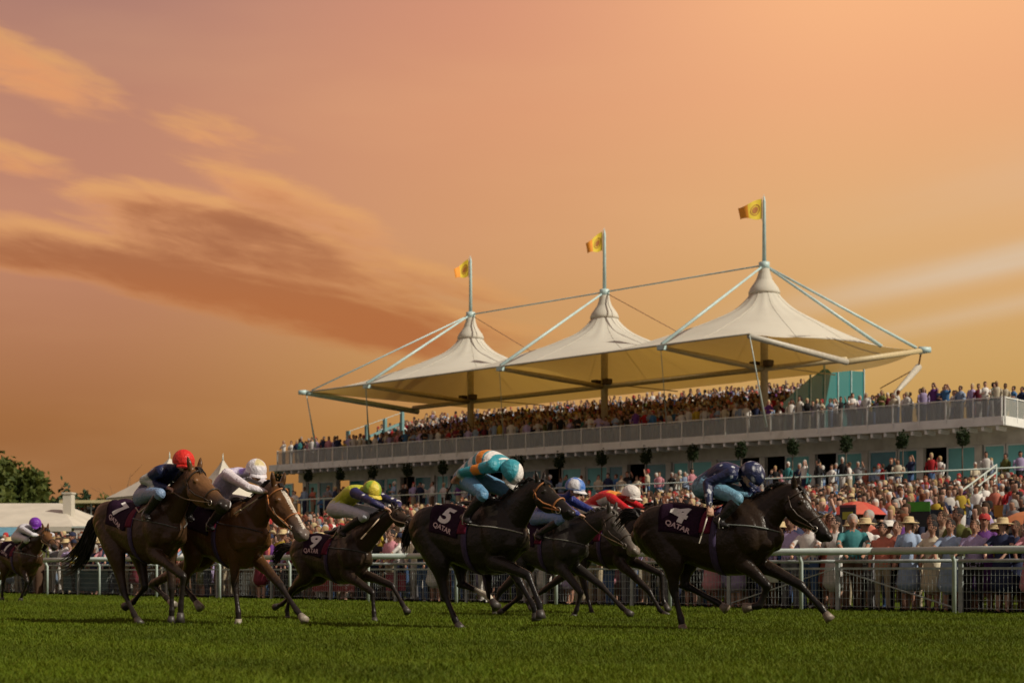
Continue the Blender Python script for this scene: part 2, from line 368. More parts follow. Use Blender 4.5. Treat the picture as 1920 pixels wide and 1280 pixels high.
class Horse: pass
def build_horse(sp):
    h = Horse(); a = R(sp['a']); Y0 = sp['Y']; X0 = (sp['x'] - 960) / F * Y0
    O = np.array((X0, Y0)); fw = np.array((math.cos(a), -math.sin(a))); lf = np.array((math.sin(a), math.cos(a)))
    def un(p, l=0.0):
        dx, dz = (p[0] - 960) / F, (HY - p[1]) / F
        k = (l + O.dot(lf)) / (dx * lf[0] + lf[1])
        return np.array(((np.array((k * dx, k)) - O).dot(fw), l, CH + k * dz))
    h.un = un; h.sp = sp
    root = empty('race_horse', (X0, Y0, 0), -a, sp['label'], 'horse', 'racehorses galloping along the turf'); h.root = root
    # trunk placement from withers and croup
    W, C = un(sp['W']), un(sp['C']); w0, c0 = np.array((0.44, 1.60)), np.array((-0.40, 1.55))
    d1, d0 = (W - C)[[0, 2]], w0 - c0
    S = float(np.clip(np.linalg.norm(d1) / np.linalg.norm(d0), *sp.get('S', (0.95, 1.08)))); ang = math.atan2(d1[1], d1[0]) - math.atan2(d0[1], d0[0])
    ang = max(-0.16, min(0.16, ang)); ca, sa = math.cos(ang) * S, math.sin(ang) * S
    mid1, mid0 = (W + C)[[0, 2]] / 2, (w0 + c0) / 2
    def tp(x, z, y=0.0):
        dx, dz = x - mid0[0], z - mid0[1]
        return np.array((mid1[0] + ca * dx - sa * dz, y * S, mid1[1] + sa * dx + ca * dz))
    h.tp = tp; h.S = S
    print('horse', sp['id'], 'S %.2f ang %.1f' % (S, math.degrees(ang)), 'withers z %.2f' % tp(*w0)[2])
    coat, dark = np.array(sp['coat']), np.array(sp['points'])
    B = Body()
    # trunk
    pts, rad = [], []
    for x, zt, zb, hw in TRUNK: pts.append(tp(x, (zt + zb) / 2)); rad.append(((zt - zb) / 2 * S, hw * S))
    B.limb(pts, rad, coat, n=22, k=4)
    # shoulder, hip, and breast masses
    for sg in (-1, 1):
        B.limb([tp(0.40, 1.46, sg * 0.13), tp(0.54, 1.22, sg * 0.185), tp(0.62, 1.03, sg * 0.17)], [(0.10 * S, 0.06 * S), (0.17 * S, 0.085 * S), (0.11 * S, 0.08 * S)], coat)
        B.limb([tp(0.62, 1.10, sg * 0.11), tp(0.80, 1.08, sg * 0.09)], [(0.14 * S, 0.11 * S), (0.08 * S, 0.07 * S)], coat)
        B.limb([tp(-0.30, 1.42, sg * 0.14), tp(-0.55, 1.33, sg * 0.18), tp(-0.74, 1.20, sg * 0.15)], [(0.12 * S, 0.09 * S), (0.19 * S, 0.11 * S), (0.17 * S, 0.09 * S)], coat)
    h.hooves = []
    def leg(joints, l, hind):
        hk, ft, hf = [un(p, l * S) for p in joints]
        if hind:
            base = tp(-0.42, 0.97, l * 1.15); st_ = base + 0.16 * (hk - base) + np.array((0.05 * S, 0, 0)); hip = tp(-0.56, 1.24, l * 1.1)
            g = st_ + 0.55 * (hk - st_)
            B.limb([hip, st_, g, hk], [(0.235 * S, 0.13 * S), (0.165 * S, 0.11 * S), (0.082 * S, 0.062 * S), (0.056 * S, 0.044 * S)], [coat, coat, coat * 0.8 + dark * 0.2, dark])
            up, lo = hk, ft
            t = (up - lo) / np.linalg.norm(up - lo); bk = np.cross(t, (0, 1, 0)); bk = bk / np.linalg.norm(bk)
            if bk[0] > 0 and t[2] > 0: bk = -bk
            B.limb([up + bk * 0.035 * S + t * 0.05 * S, up + bk * 0.02 * S - t * 0.06 * S], [0.028 * S, 0.03 * S], dark)
            cols = [dark, dark, dark]
        else:
            el = tp(0.46, 0.93, l * 1.1); el = el + 0.10 * (hk - el); sh = tp(0.52, 1.14, l * 1.1)
            g = el + 0.45 * (hk - el)
            B.limb([sh, el, g, hk], [(0.15 * S, 0.09 * S), (0.112 * S, 0.078 * S), (0.072 * S, 0.058 * S), (0.052 * S, 0.047 * S)], [coat, coat, coat * 0.7 + dark * 0.3, dark])
            cols = [dark, dark, dark]
        if sp.get('sock') and tuple(joints) == tuple(sp['legs'][sp['sock']]): cols = [dark, np.array((0.5, 0.45, 0.36)), np.array((0.5, 0.45, 0.36))]
        m1 = hk * 0.5 + ft * 0.5
        B.limb([hk, hk * 0.75 + ft * 0.25, m1, ft * 0.8 + hk * 0.2, ft], [(0.052 * S, 0.044 * S), (0.038 * S, 0.031 * S), (0.034 * S, 0.028 * S), (0.036 * S, 0.03 * S), (0.046 * S, 0.038 * S)], [dark, dark, dark, cols[1], cols[1]])
        pd = hf - ft; L = max(np.linalg.norm(pd), 1e-3); pd = pd / L; L = max(0.10 * S, min(L, 0.20 * S))
        hf = ft + pd * L
        B.limb([ft, ft + pd * L * 0.55], [(0.043 * S, 0.036 * S), (0.036 * S, 0.034 * S)], cols[2])
        h.hooves.append((ft + pd * L * 0.45, pd, L * 0.62, l))
    L_ = sp['legs']
    leg(L_['nh'], -0.15, True); leg(L_['fh'], 0.15, True); leg(L_['nf'], -0.13, False); leg(L_['ff'], 0.13, False)
    # neck and head
    P, M = un(sp['poll'], sp.get('hl', 0.0)), un(sp['muz'], sp.get('hl', 0.0) + sp.get('hy', 0.0))
    hd = M - P; HL = np.linalg.norm(hd); lim = sp.get('HL', 0.74) * S
    if HL > lim: M = P + hd * lim / HL; HL = lim
    hd = (M - P) / HL; q = HL / 0.64
    dn = np.cross((0, 1, 0), hd); dn = dn / np.linalg.norm(dn)
    if dn[2] > 0: dn = -dn                                              # under the head
    # neck
    nb = tp(0.56, 1.30); pc = P + dn * 0.105 * q + hd * 0.03
    m1 = nb * 0.62 + pc * 0.38 + np.array((0, 0, 0.015)); m2 = nb * 0.28 + pc * 0.72 + np.array((0, 0, 0.035))
    B.limb([tp(0.36, 1.27), nb, m1, m2, pc], [(0.30 * S, 0.17 * S), (0.285 * S, 0.155 * S), (0.215 * S, 0.115 * S), (0.155 * S, 0.088 * S), (0.115 * q, 0.078 * q)], coat, n=18)
    h.neck = [nb, m1, m2, pc]; h.P, h.M, h.hd, h.dn, h.q = P, M, hd, dn, q
    HT = [(-0.02, 0.085, 0.07), (0.10, 0.115, 0.092), (0.26, 0.148, 0.105), (0.42, 0.140, 0.094), (0.58, 0.100, 0.076), (0.76, 0.074, 0.062), (0.90, 0.070, 0.063), (0.99, 0.046, 0.048)]
    fcol = np.array(sp.get('face', sp['coat'])); mz = np.array(sp.get('muzcol', tuple(dark * 1.3)))
    hp, hr, hc = [], [], []
    for t, da, wb in HT:
        hp.append(P + hd * HL * t + dn * da * q * 0.97); hr.append((da * q, wb * q)); hc.append(fcol if t < 0.7 else (fcol + mz) / 2 if t < 0.85 else mz)
    B.limb(hp, hr, hc, n=16, k=4)
    h.headpath = (np.array(hp), np.array(hr))
    for sg in (-1, 1):   # cheek, brow, nostril, ear
        B.ball(P + hd * HL * 0.27 + dn * 0.18 * q + np.array((0, sg * 0.058 * q, 0)), (0.09 * q, 0.045 * q, 0.085 * q), fcol)
        B.ball(P + hd * HL * 0.27 + dn * 0.055 * q + np.array((0, sg * 0.078 * q, 0)), 0.032 * q, fcol, n=10)
        B.ball(P + hd * HL * 0.93 + dn * 0.035 * q + np.array((0, sg * 0.045 * q, 0)), 0.026 * q, mz, n=10)
        e0 = P + hd * 0.0 + dn * 0.035 * q + np.array((0, sg * 0.05 * q, 0)); ed = -dn * 0.8 - hd * sp.get('earback', 0.75) + np.array((0, sg * 0.22, 0)); ed /= np.linalg.norm(ed)
        B.limb([e0, e0 + ed * 0.055 * q, e0 + ed * 0.10 * q, e0 + ed * 0.125 * q], [0.028 * q, (0.033 * q, 0.024 * q), (0.02 * q, 0.016 * q), 0.007], fcol * 0.7, n=8)
    B.limb([P + hd * HL * 0.86 + dn * 0.135 * q, P + hd * HL * 0.95 + dn * 0.115 * q], [0.034 * q, 0.03 * q], mz, n=10)      # lower lip
    if sp.get('blaze'):
        B.limb([P + hd * HL * t - dn * 0.006 for t in (0.12, 0.3, 0.5, 0.7, 0.88)], [(0.012, r_ * q) for r_ in (0.005, 0.014, 0.008, 0.007, 0.009)], (0.55, 0.50, 0.42), n=10)
    me = B.fuse('body', 0.0125, 3, COAT); body = link('body', me, root)
    h.bvh = bvhtree.BVHTree.FromPolygons([v.co.copy() for v in me.vertices], [tuple(p.vertices) for p in me.polygons])
    # hooves
    for c, d, L, l in h.hooves:
        mb = MB(); a0 = np.cross((0, 1, 0), d)
        mb.tube([c, c + d * L * 0.5, c + d * L], [0.040 * S, 0.050 * S, 0.060 * S], 10)
        me = plain_mesh(mb, 'hoof', mat('hoof horn %d' % sp['id'], sp.get('hoofc', (0.035, 0.03, 0.026)), 0.5, var=0.3, scale=20)); link('hoof', me, root)
    # eyes
    for sg in (-1, 1):
        b = MB(); c = P + hd * HL * 0.275 + dn * 0.062 * q + np.array((0, sg * 0.093 * q, 0))
        b.lathe(c, [(0.001, -0.019), (0.013, -0.014), (0.019, 0), (0.013, 0.014), (0.001, 0.019)], 10); b.build('eye', mat('horse eye', (0.006, 0.005, 0.004), 0.08, var=0), root, True)
    rs = random.Random(sp['id'])
    hair = np.array(sp.get('hair', (0.012, 0.010, 0.009)))
    # mane: short clumps along the crest
    mb = MB(); cr = crom(np.array([tp(0.42, 1.60)] + [p + (np.array((-hd[2], 0, hd[0])) * 0) for p in h.neck[1:]] + [P]), 1)
    def crest(u):
        Nn = np.array(h.neck); i = u * 3; k = min(int(i), 2); f = i - k
        p = Nn[k] * (1 - f) + Nn[k + 1] * f; t = Nn[k + 1] - Nn[k]; t = t / np.linalg.norm(t); n_ = np.array((-t[2], 0, t[0])); n_ = n_ if n_[2] > 0 else -n_
        hit = h.bvh.ray_cast(Vector(p + n_ * 0.6), Vector(-n_)); return (np.array(hit[0]) if hit[0] else p + n_ * 0.2), n_, t
    for i in range(90):
        u = rs.uniform(0.05, 1.0); p, n_, t = crest(u); ln = rs.uniform(0.08, 0.16) * S
        sg = -1 if rs.random() < 0.5 else 1
        e = p + n_ * ln * rs.uniform(0.1, 0.35) - t * ln * rs.uniform(0.3, 0.9) + np.array((0, sg * ln * rs.uniform(0.2, 0.6), -0.02))
        m_ = (p + e) / 2 + n_ * ln * 0.22
        mb.tube([p - n_ * 0.015, m_, e], [0.014, 0.011, 0.002], 5)
    link('mane', plain_mesh(mb, 'mane', HAIR, hair), root); mb = MB()
    for i in range(10):   # forelock
        p = P + hd * 0.02 + np.array((0, rs.uniform(-0.03, 0.03), 0)); e = P + hd * rs.uniform(0.10, 0.2) - dn * rs.uniform(0.0, 0.02) + np.array((0, rs.uniform(-0.05, 0.05), 0))
        mb.tube([p, (p + e) / 2 - dn * 0.015, e], [0.011, 0.009, 0.002], 5)
    link('forelock', plain_mesh(mb, 'forelock', HAIR, hair), root)
    # tail: a dock and many strands along a traced path
    tpth = np.array([tp(-0.84, 1.33)] + [un(p, sp.get('tl', 0.0)) for p in sp['tail']])
    cc = crom(tpth, 5); mb = MB(); n = len(cc)
    mb.tube([tuple(c) for c in cc[:n // 2]], [0.034 * S * (1 - 0.6 * i / (n // 2)) for i in range(n // 2)], 8)
    tr = sp.get('tr', 0.085)
    for i in range(130):
        th, rr = rs.uniform(0, 6.28), math.sqrt(rs.random()); ln = rs.uniform(0.55, 1.0); s0 = rs.uniform(0, 0.35)
        pts, rad = [], []
        for k in range(6):
            u = s0 + (ln - s0) * k / 5; i0 = min(int(u * (n - 1)), n - 2); f = u * (n - 1) - i0; p = cc[i0] * (1 - f) + cc[i0 + 1] * f
            spd = tr * (0.35 + 0.75 * math.sin(min(u, 0.85) / 0.85 * 1.75)) * rr
            pts.append(p + np.array((math.cos(th) * spd * 0.7, math.sin(th) * spd * 0.8, math.sin(th * 1.7 + 1) * spd) ) + np.array([rs.gauss(0, 0.006) for _ in range(3)]))
            rad.append(0.011 * (1 - 0.82 * (k / 5) ** 2))
        mb.tube(pts, rad, 4)
    link('tail', plain_mesh(mb, 'tail', HAIR, sp.get('tailc', hair)), root)
    # ---- tack
    def surf(x, th, off):
        zt, zb, hw = trunk_at(x); c = tp(x, (zt + zb) / 2 + 0.04); d = np.array((0, math.sin(th), math.cos(th)))
        hit = h.bvh.ray_cast(Vector(c + d * 1.2), Vector(-d)); p = np.array(hit[0]) if hit[0] else c + d * 0.4
        return p + d * off
    h.surf = surf
    def sheet(x0, x1, th0, th1, nx, nt, off, skew=0.0):
        top = [[surf(x0 + (x1 - x0) * i / nx + skew * abs(th0 + (th1 - th0) * j / nt), th0 + (th1 - th0) * j / nt, off) for j in range(nt + 1)] for i in range(nx + 1)]
        mb = MB(); v = [p for r_ in top for p in r_]; nn = len(v)
        cz = tp((x0 + x1) / 2, 1.15); low = [p + (np.array((p[0], 0, cz[2])) - p) * 0.03 for p in v]
        idx = lambda i, j: i * (nt + 1) + j
        f = [(idx(i, j), idx(i, j + 1), idx(i + 1, j + 1), idx(i + 1, j)) for i in range(nx) for j in range(nt)]
        f += [tuple(nn + k for k in reversed(q)) for q in f]
        edge = [idx(i, 0) for i in range(nx + 1)] + [idx(nx, j) for j in range(1, nt + 1)] + [idx(i, nt) for i in range(nx - 1, -1, -1)] + [idx(0, j) for j in range(nt - 1, 0, -1)]
        for k in range(len(edge)):
            p, q = edge[k], edge[(k + 1) % len(edge)]; f.append((p, q, q + nn, p + nn))
        return mb.add(v + low, f)
    cx0, cx1 = sp.get('cloth', (-0.38, 0.10))
    cl = sheet(cx0, cx1, R(-94), R(94), 12, 34, 0.016, 0.0).build('saddle_cloth', mat('saddle cloth purple', (0.016, 0.005, 0.016), 0.85, var=0.3, scale=30, bump=0.2, spec=0.12), root, True)
    st2 = sheet(cx1 + 0.004, cx1 + 0.14, R(-84), R(84), 4, 30, 0.017).build('cloth_band', mat('saddle cloth maroon', (0.09, 0.006, 0.022), 0.8, var=0.25, scale=30, bump=0.2, spec=0.15), cl, True)
    sheet(0.17, 0.25, R(-176), R(176), 2, 60, 0.012).build('girth', mat('girth purple', (0.03, 0.016, 0.06), 0.7, var=0.3, scale=25), root, True)
    # saddle
    mb = Body(); mb.limb([tp(-0.02, 1.56), tp(0.12, 1.55), tp(0.30, 1.60)], [(0.03, 0.15), (0.04, 0.13), (0.045, 0.10)], (0.01, 0.01, 0.01))
    sm = mb.fuse('saddle', 0.014, 2, mat('saddle leather', (0.014, 0.011, 0.010), 0.4, var=0.3)); link('saddle', sm, root)
    def flat_text(word, xc, thc, hgt, tilt, bold, wid, name, m):
        v, f = text_verts(word, bold); out = []; rad = 0.33 * S
        for p in v:
            u, w = p[0] * hgt * wid, p[1] * hgt
            u, w = u * math.cos(tilt) + w * math.sin(tilt), -u * math.sin(tilt) + w * math.cos(tilt)
            out.append(surf(xc + u / S, -(thc - w / rad), 0.024))
        MB().add(out, f).build(name, m, cl)
    wm = mat('cloth lettering', (0.62, 0.60, 0.58), 0.8, var=0.1, scale=40)
    pm = mat('cloth lettering pink', (0.50, 0.36, 0.38), 0.8, var=0.12, scale=40)
    if sp.get('num'):
        flat_text(sp['num'], (cx0 + cx1) / 2 - 0.01, R(sp.get('nth', 47)), 0.27, sp.get('tilt', 0.0), 0.045, 1.15, 'number', wm)
        flat_text('QATAR', (cx0 + cx1) / 2 - 0.01, R(sp.get('tth', 80)), 0.085, sp.get('tilt', 0.0), 0.03, 1.05, 'lettering', pm)
    # bridle: bands round the head, cheek straps, reins, breast strap
    hp, hr = h.headpath; tan = mat('bridle leather %d' % sp['id'], sp.get('bridle', (0.03, 0.018, 0.01)), 0.5, var=0.3)
    def band(t, off=0.006, w=0.011):
        ts = np.array([q_[0] for q_ in HT]); c = np.array([np.interp(t, ts, hp[:, k]) for k in range(3)]); r_ = np.array([np.interp(t, ts, hr[:, k]) for k in range(2)]) + off
        pts = [c + dn * r_[0] * math.cos(x_) + np.array((0, 1, 0)) * r_[1] * math.sin(x_) for x_ in np.linspace(0, 2 * math.pi, 19)]
        return pts
    mb = MB()
    for t in (0.13, 0.62): mb.tube(band(t), 0.011, 6, cap=False)
    for sg in (-1, 1):
        pts = []
        for t in (0.08, 0.25, 0.42, 0.60, 0.80):
            ts = np.array([q_[0] for q_ in HT]); c = np.array([np.interp(t, ts, hp[:, k]) for k in range(3)]); r_ = np.array([np.interp(t, ts, hr[:, k]) for k in range(2)])
            pts.append(c + np.array((0, sg * (r_[1] + 0.008), 0)) + dn * 0.02)
        mb.tube(pts, 0.010, 6)
    br = mb.build('bridle', tan, root, True)
    bit = hp[5] + dn * 0.03
    mb = MB()
    for sg in (-1, 1):
        c = bit + np.array((0, sg * (hr[5][1] + 0.012), 0)); mb.tube([c + (hd * math.cos(x_) + dn * math.sin(x_)) * 0.036 for x_ in np.linspace(0, 6.283, 13)], 0.006, 5, cap=False)
    mb.build('bit_ring', mat('bit metal', (0.4, 0.38, 0.34), 0.3, 0.9), br, True)
    h.bit = bit; h.bw = hr[5][1]
    # breast strap
    mb = MB()
    for sg in (-1, 1):
        pts = []
        a0, a1 = surf(0.24, sg * R(62), 0.02), tp(0.90, 1.20, sg * 0.04)
        for k in range(9):
            u = k / 8; p = a0 * (1 - u) + a1 * u; d = np.array((0.25 * u, sg * (1.0 - 0.75 * u), 0.12)); d = d / np.linalg.norm(d)
            hit = h.bvh.ray_cast(Vector(p + d * 0.7), Vector(-d)); pts.append(np.array(hit[0]) + d * 0.012 if hit[0] else p)
        mb.tube(pts, 0.008, 6)
    mb.build('breast_strap', mat('breast strap %d' % sp['id'], sp.get('strap', (0.22, 0.22, 0.20)), 0.6, var=0.2), root, True)
    return h

# ------------------------------------------------------------------ jockeys
SILK = vcol_mat('jockey cloth', rough=0.45, spec=0.4, var=0.16, scale=16, bump=0.8, bscale=15, bdist=0.03)
SKIN = np.array((0.42, 0.24, 0.16))
def build_jockey(h, js):
    un, sp, root0 = h.un, h.sp, h.root; k = js.get('k', 1.0) * h.S
    root = empty('person', root0.location, root0.rotation_euler[2], js['label'], 'person', 'jockeys riding the racehorses')
    hip, sh, hd = un(js['hip']), un(js['sh']), un(js['head'])
    B = Body(); silk, bree = np.array(js['silk']), np.array(js['breeches']); slv = np.array(js.get('sleeve', js['silk'])); cuff = np.array(js.get('cuff', js.get('sleeve', js['silk'])))
    t = (sh - hip) / np.linalg.norm(sh - hip); nrm = np.array((-t[2], 0, t[0])); nrm = nrm if nrm[2] > 0 else -nrm
    arch = js.get('arch', 0.05)
    B.limb([hip - t * 0.03, hip * 0.72 + sh * 0.28 + nrm * arch, hip * 0.4 + sh * 0.6 + nrm * arch * 1.2, sh * 0.9 + hip * 0.1 + nrm * arch * 0.4, sh + t * 0.04], [(0.135 * k, 0.165 * k), (0.118 * k, 0.145 * k), (0.13 * k, 0.17 * k), (0.105 * k, 0.19 * k), (0.07 * k, 0.13 * k)], [bree * 0.3 + silk * 0.7, silk, silk, silk, silk], n=18)
    B.ball(hip - t * 0.05 - nrm * 0.02, (0.15 * k, 0.175 * k, 0.14 * k), bree)
    B.limb([sh, hd - (hd - sh) * 0.2], [0.062 * k, 0.055 * k], js.get('collar', js['silk']))
    legs = {}
    for sg, kn, an in ((-1, js['knee'], js['ank']), (1, js.get('fknee', js['knee']), js.get('fank', js['ank']))):
        K, A = un(kn, sg * 0.27 * h.S), un(an, sg * 0.30 * h.S)
        if sg > 0: K = un(js['knee'], -0.27 * h.S) * np.array((1, -1, 1)); A = un(js['ank'], -0.30 * h.S) * np.array((1, -1, 1))
        hj = hip + np.array((0, sg * 0.09, 0)) - nrm * 0.03
        B.limb([hj, hj * 0.5 + K * 0.5 + np.array((0, sg * 0.02, 0.01)), K], [0.115 * k, 0.093 * k, 0.068 * k], bree)
        B.limb([K, K * 0.6 + A * 0.4], [0.066 * k, 0.055 * k], bree)
        legs[sg] = (K, A)
    hands = {}
    for sg, el, ha in ((-1, js['el'], js['hand']), (1, js.get('fel', js['el']), js.get('fhand', js['hand']))):
        l = 1.0 if sg < 0 else -1.0
        E = un(el, sg * 0.25 * h.S) if sg < 0 or 'fel' in js else un(js['el'], -0.25 * h.S) * np.array((1, -1, 1))
        Hn = un(ha, sg * (js.get('hw', 0.10) if sg < 0 else js.get('fhw', js.get('hw', 0.10))) * h.S) if sg < 0 or 'fhand' in js else un(js['hand'], -js.get('hw', 0.10) * h.S) * np.array((1, -1, 1))
        S_ = sh + np.array((0, sg * 0.165 * k, 0)) - nrm * 0.02
        B.ball(S_, 0.082 * k, slv)
        B.limb([S_, S_ * 0.5 + E * 0.5, E], [0.075 * k, 0.062 * k, 0.052 * k], [slv, slv, slv])
        d = (Hn - E) / np.linalg.norm(Hn - E)
        B.limb([E, E * 0.5 + Hn * 0.5, Hn - d * 0.05], [0.053 * k, 0.047 * k, 0.034 * k], [slv, cuff, cuff])
        # hand: palm, four curled fingers and a thumb
        side = np.cross(d, (0, 0, 1)); side = side / (np.linalg.norm(side) + 1e-6); dnw = np.cross(side, d)
        dnw = dnw if dnw[2] < 0 else -dnw
        B.limb([Hn - d * 0.05, Hn, Hn + d * 0.035], [(0.026, 0.026), (0.024, 0.04), (0.022, 0.042)], SKIN, lat=side, n=10)
        for q in range(4):
            o = Hn + d * 0.04 + side * (-0.033 + 0.022 * q); ln = (0.026, 0.03, 0.029, 0.022)[q]
            B.limb([o, o + d * ln + dnw * 0.008, o + d * ln * 0.9 + dnw * 0.034, o + d * ln * 0.1 + dnw * 0.045], [0.011, 0.0105, 0.010, 0.009], SKIN, n=7, k=3)
        o = Hn - d * 0.005 - side * 0.036; B.limb([o, o + d * 0.03 + dnw * 0.02 - side * 0.008, o + d * 0.045 + dnw * 0.038 + side * 0.012], [0.013, 0.0115, 0.0095], SKIN, n=7, k=3)
        hands[sg] = Hn + d * 0.03 + dnw * 0.025
    # head
    pt = R(js.get('pitch', 15)); f = np.array((math.cos(pt), 0, -math.sin(pt))); yw = R(js.get('yaw', 0)); f = np.array((f[0] * math.cos(yw), f[0] * math.sin(yw), f[2]))
    l_ = np.cross((0, 0, 1), f); l_ = l_ / np.linalg.norm(l_); u = np.cross(f, l_); Rm = np.stack([f, l_, u], 1)
    B.ball(hd, (0.10 * k, 0.078 * k, 0.118 * k), SKIN, rot=Rm)
    B.ball(hd + Rm @ np.array((0.055, 0, -0.075)) * k, (0.045 * k, 0.05 * k, 0.045 * k), SKIN)
    B.limb([hd + Rm @ np.array((0.088, 0, 0.005)) * k, hd + Rm @ np.array((0.118, 0, -0.035)) * k], [0.012, 0.016], SKIN, n=8)
    B.limb([hd + Rm @ np.array((0.098, -0.022, -0.072)) * k, hd + Rm @ np.array((0.098, 0.022, -0.072)) * k], [0.009, 0.009], SKIN * np.array((0.8, 0.5, 0.5)), lat=(0, 0, 1), n=8)
    for sg in (-1, 1): B.ball(hd + Rm @ np.array((0.0, sg * 0.08, -0.02)) * k, (0.024, 0.012, 0.032), SKIN, n=8)
    pf = js.get('pattern')
    def post(co, c):
        return pf(co, c, hip, sh, t, nrm) if pf else c
    link('body', B.fuse('body', 0.0115, 2, SILK, post), root)
    # cap-covered helmet with peak
    mb = MB(); n, hgt = 20, 8; cc = []
    hr = js.get('hr', 0.142) * k
    for i in range(hgt + 1):
        ph = (math.pi / 2 + 0.22) * i / hgt
        for j in range(n):
            th = 2 * math.pi * j / n; p = np.array((math.sin(ph) * math.cos(th) * hr * 1.08, math.sin(ph) * math.sin(th) * hr * 0.90, math.cos(ph) * hr * 0.98)) + np.array((0, 0, 0.012))
            mb.v.append(tuple(hd + Rm @ p)); cc.append(js['cap'](th, i / hgt) if callable(js['cap']) else js['cap'])
    for i in range(hgt):
        for j in range(n): mb.f.append((i * n + j, (i + 1) * n + j, (i + 1) * n + (j + 1) % n, i * n + (j + 1) % n))
    me = mb.mesh('helmet', SILK, True); at_ = me.color_attributes.new('Col', 'FLOAT_COLOR', 'POINT'); at_.data.foreach_set('color', np.array([(*c, 1) for c in cc], np.float32).ravel())
    hm = link('helmet', me, root)
    mb = MB(); pk = []
    for j in range(9):
        th = R(-58 + 116 * j / 8)
        for rr, dz in ((1.0, -0.02), (1.0 + 0.42 * math.cos(th * 1.4), -0.045)):
            pk.append(hd + Rm @ (np.array((math.cos(th) * hr * 1.06 * rr, math.sin(th) * hr * 0.9 * (1 + (rr - 1) * 0.5), dz * 1.2))))
    pk += [p - (Rm @ np.array((0, 0, 1))) * 0.008 for p in pk]
    f_ = []
    for j in range(8):
        f_ += [(2 * j, 2 * j + 1, 2 * j + 3, 2 * j + 2), (18 + 2 * j, 18 + 2 * j + 2, 18 + 2 * j + 3, 18 + 2 * j + 1), (2 * j + 1, 18 + 2 * j + 1, 18 + 2 * j + 3, 2 * j + 3)]
    mb.add(pk, f_); c0 = js['cap'](0, 1) if callable(js['cap']) else js['cap']
    link('peak', plain_mesh(mb, 'peak', SILK, c0), hm)
    mb = MB(); mb.tube([hd + Rm @ (np.array((math.cos(x_) * 0.108, math.sin(x_) * 0.092, -0.012)) * k) for x_ in np.linspace(R(-100), R(100), 15)], 0.019 * k, 8)
    mb.build('goggles', mat('goggles', (0.012, 0.011, 0.012), 0.15, var=0), root, True)
    # boots, stirrups
    for sg in (-1, 1):
        K, A = legs[sg]; bb = Body(); td = np.array((0.95, sg * 0.12, -0.25)); d = (A - K) / np.linalg.norm(A - K); col = js.get('boot', (0.012, 0.011, 0.012))
        bb.limb([K * 0.82 + A * 0.18, K * 0.5 + A * 0.5, A], [0.066 * k, 0.060 * k, 0.044 * k], col, n=12)
        bb.limb([A + d * 0.02 - td * 0.05, A + d * 0.045 + td * 0.06, A + d * 0.05 + td * 0.15], [(0.04, 0.036), (0.036, 0.04), (0.022, 0.034)], col, n=12)
        link('boot', bb.fuse('boot', 0.013, 2, SILK), root)
        if js.get('stirrup', True):
            mb = MB(); ft = A + d * 0.06 + td * 0.06; top = h.surf(0.14, sg * R(30), 0.02)
            mb.tube([top, (top + ft) / 2 + np.array((0, sg * 0.02, 0)), ft + np.array((0, 0, 0.13))], 0.012, 6)
            mb.tube([ft + np.array((0, 0, 0.13)), ft + np.array((0, sg * 0.055, 0.04)), ft + np.array((0, sg * 0.055, -0.035)), ft + np.array((0, -sg * 0.05, -0.035)), ft + np.array((0, -sg * 0.05, 0.04)), ft + np.array((0, 0, 0.13))], 0.007, 6)
            mb.build('stirrup', mat('stirrup metal', (0.30, 0.28, 0.25), 0.35, 0.8), h.root, True)
    # reins (belong to the horse's bridle)
    mb = MB()
    for sg in (-1, 1):
        p0 = h.bit + np.array((0, sg * (h.bw + 0.015), 0)); p1 = hands[sg] if sg in js.get('rein', (-1, 1)) else hands[-sg]
        m_ = p0 * 0.5 + p1 * 0.5 + np.array((0, sg * 0.07, -js.get('slack', 0.03)))
        mb.tube([tuple(p) for p in crom(np.array([p0, m_, p1]), 5)], 0.0085, 6)
    mb.build('reins', mat('reins ' + js['id'], js.get('reinc', (0.10, 0.06, 0.03)), 0.6, var=0.2), h.root, True)
    if js.get('whip'):
        p0, p1, lab = js['whip']; a_ = un(p0, -js.get('hw', 0.10) * h.S); b_ = un(p1, js.get('wl', -0.32) * h.S)
        e = empty('whip', root0.location, root0.rotation_euler[2], lab, 'whip', 'jockey whips'); d = (b_ - a_)
        MB().tube([a_ - d * 0.12, a_ + d * 0.25], [0.014, 0.013], 8).build('handle', mat('whip grip', (0.03, 0.03, 0.03), 0.6), e, True)
        MB().tube([a_ + d * 0.25, a_ + d * 0.8], [0.010, 0.007], 6).build('shaft', mat('whip shaft' + js['id'], js.get('whipc', (0.5, 0.46, 0.38)), 0.5), e, True)
        MB().box((0, 0, 0), (1, 1, 1)); mb = MB(); mb.bar(a_ + d * 0.8, b_, 0.03, 0.012); mb.build('flap', mat('whip flap' + js['id'], js.get('whipc', (0.5, 0.46, 0.38)), 0.6), e)
    h.hands = hands
    return root

def dots(n, r, col, seed, part=lambda co, c: np.ones(len(co), bool)):
    def fn(co, c, hip, sh, t, nrm):
        g = np.random.default_rng(seed); c = c.copy(); ok = part(co, c); idx = np.where(ok)[0]
        for i in g.choice(idx, min(n, len(idx)), replace=False):
            c[ok & (np.linalg.norm(co - co[i], axis=1) < r)] = col
        return c
    return fn
def is_col(ref): return lambda co, c: np.linalg.norm(c - np.asarray(ref), axis=1) < 0.02
NAVY = (0.008, 0.014, 0.055); TEAL = (0.03, 0.24, 0.30); WHITE = (0.62, 0.60, 0.58)

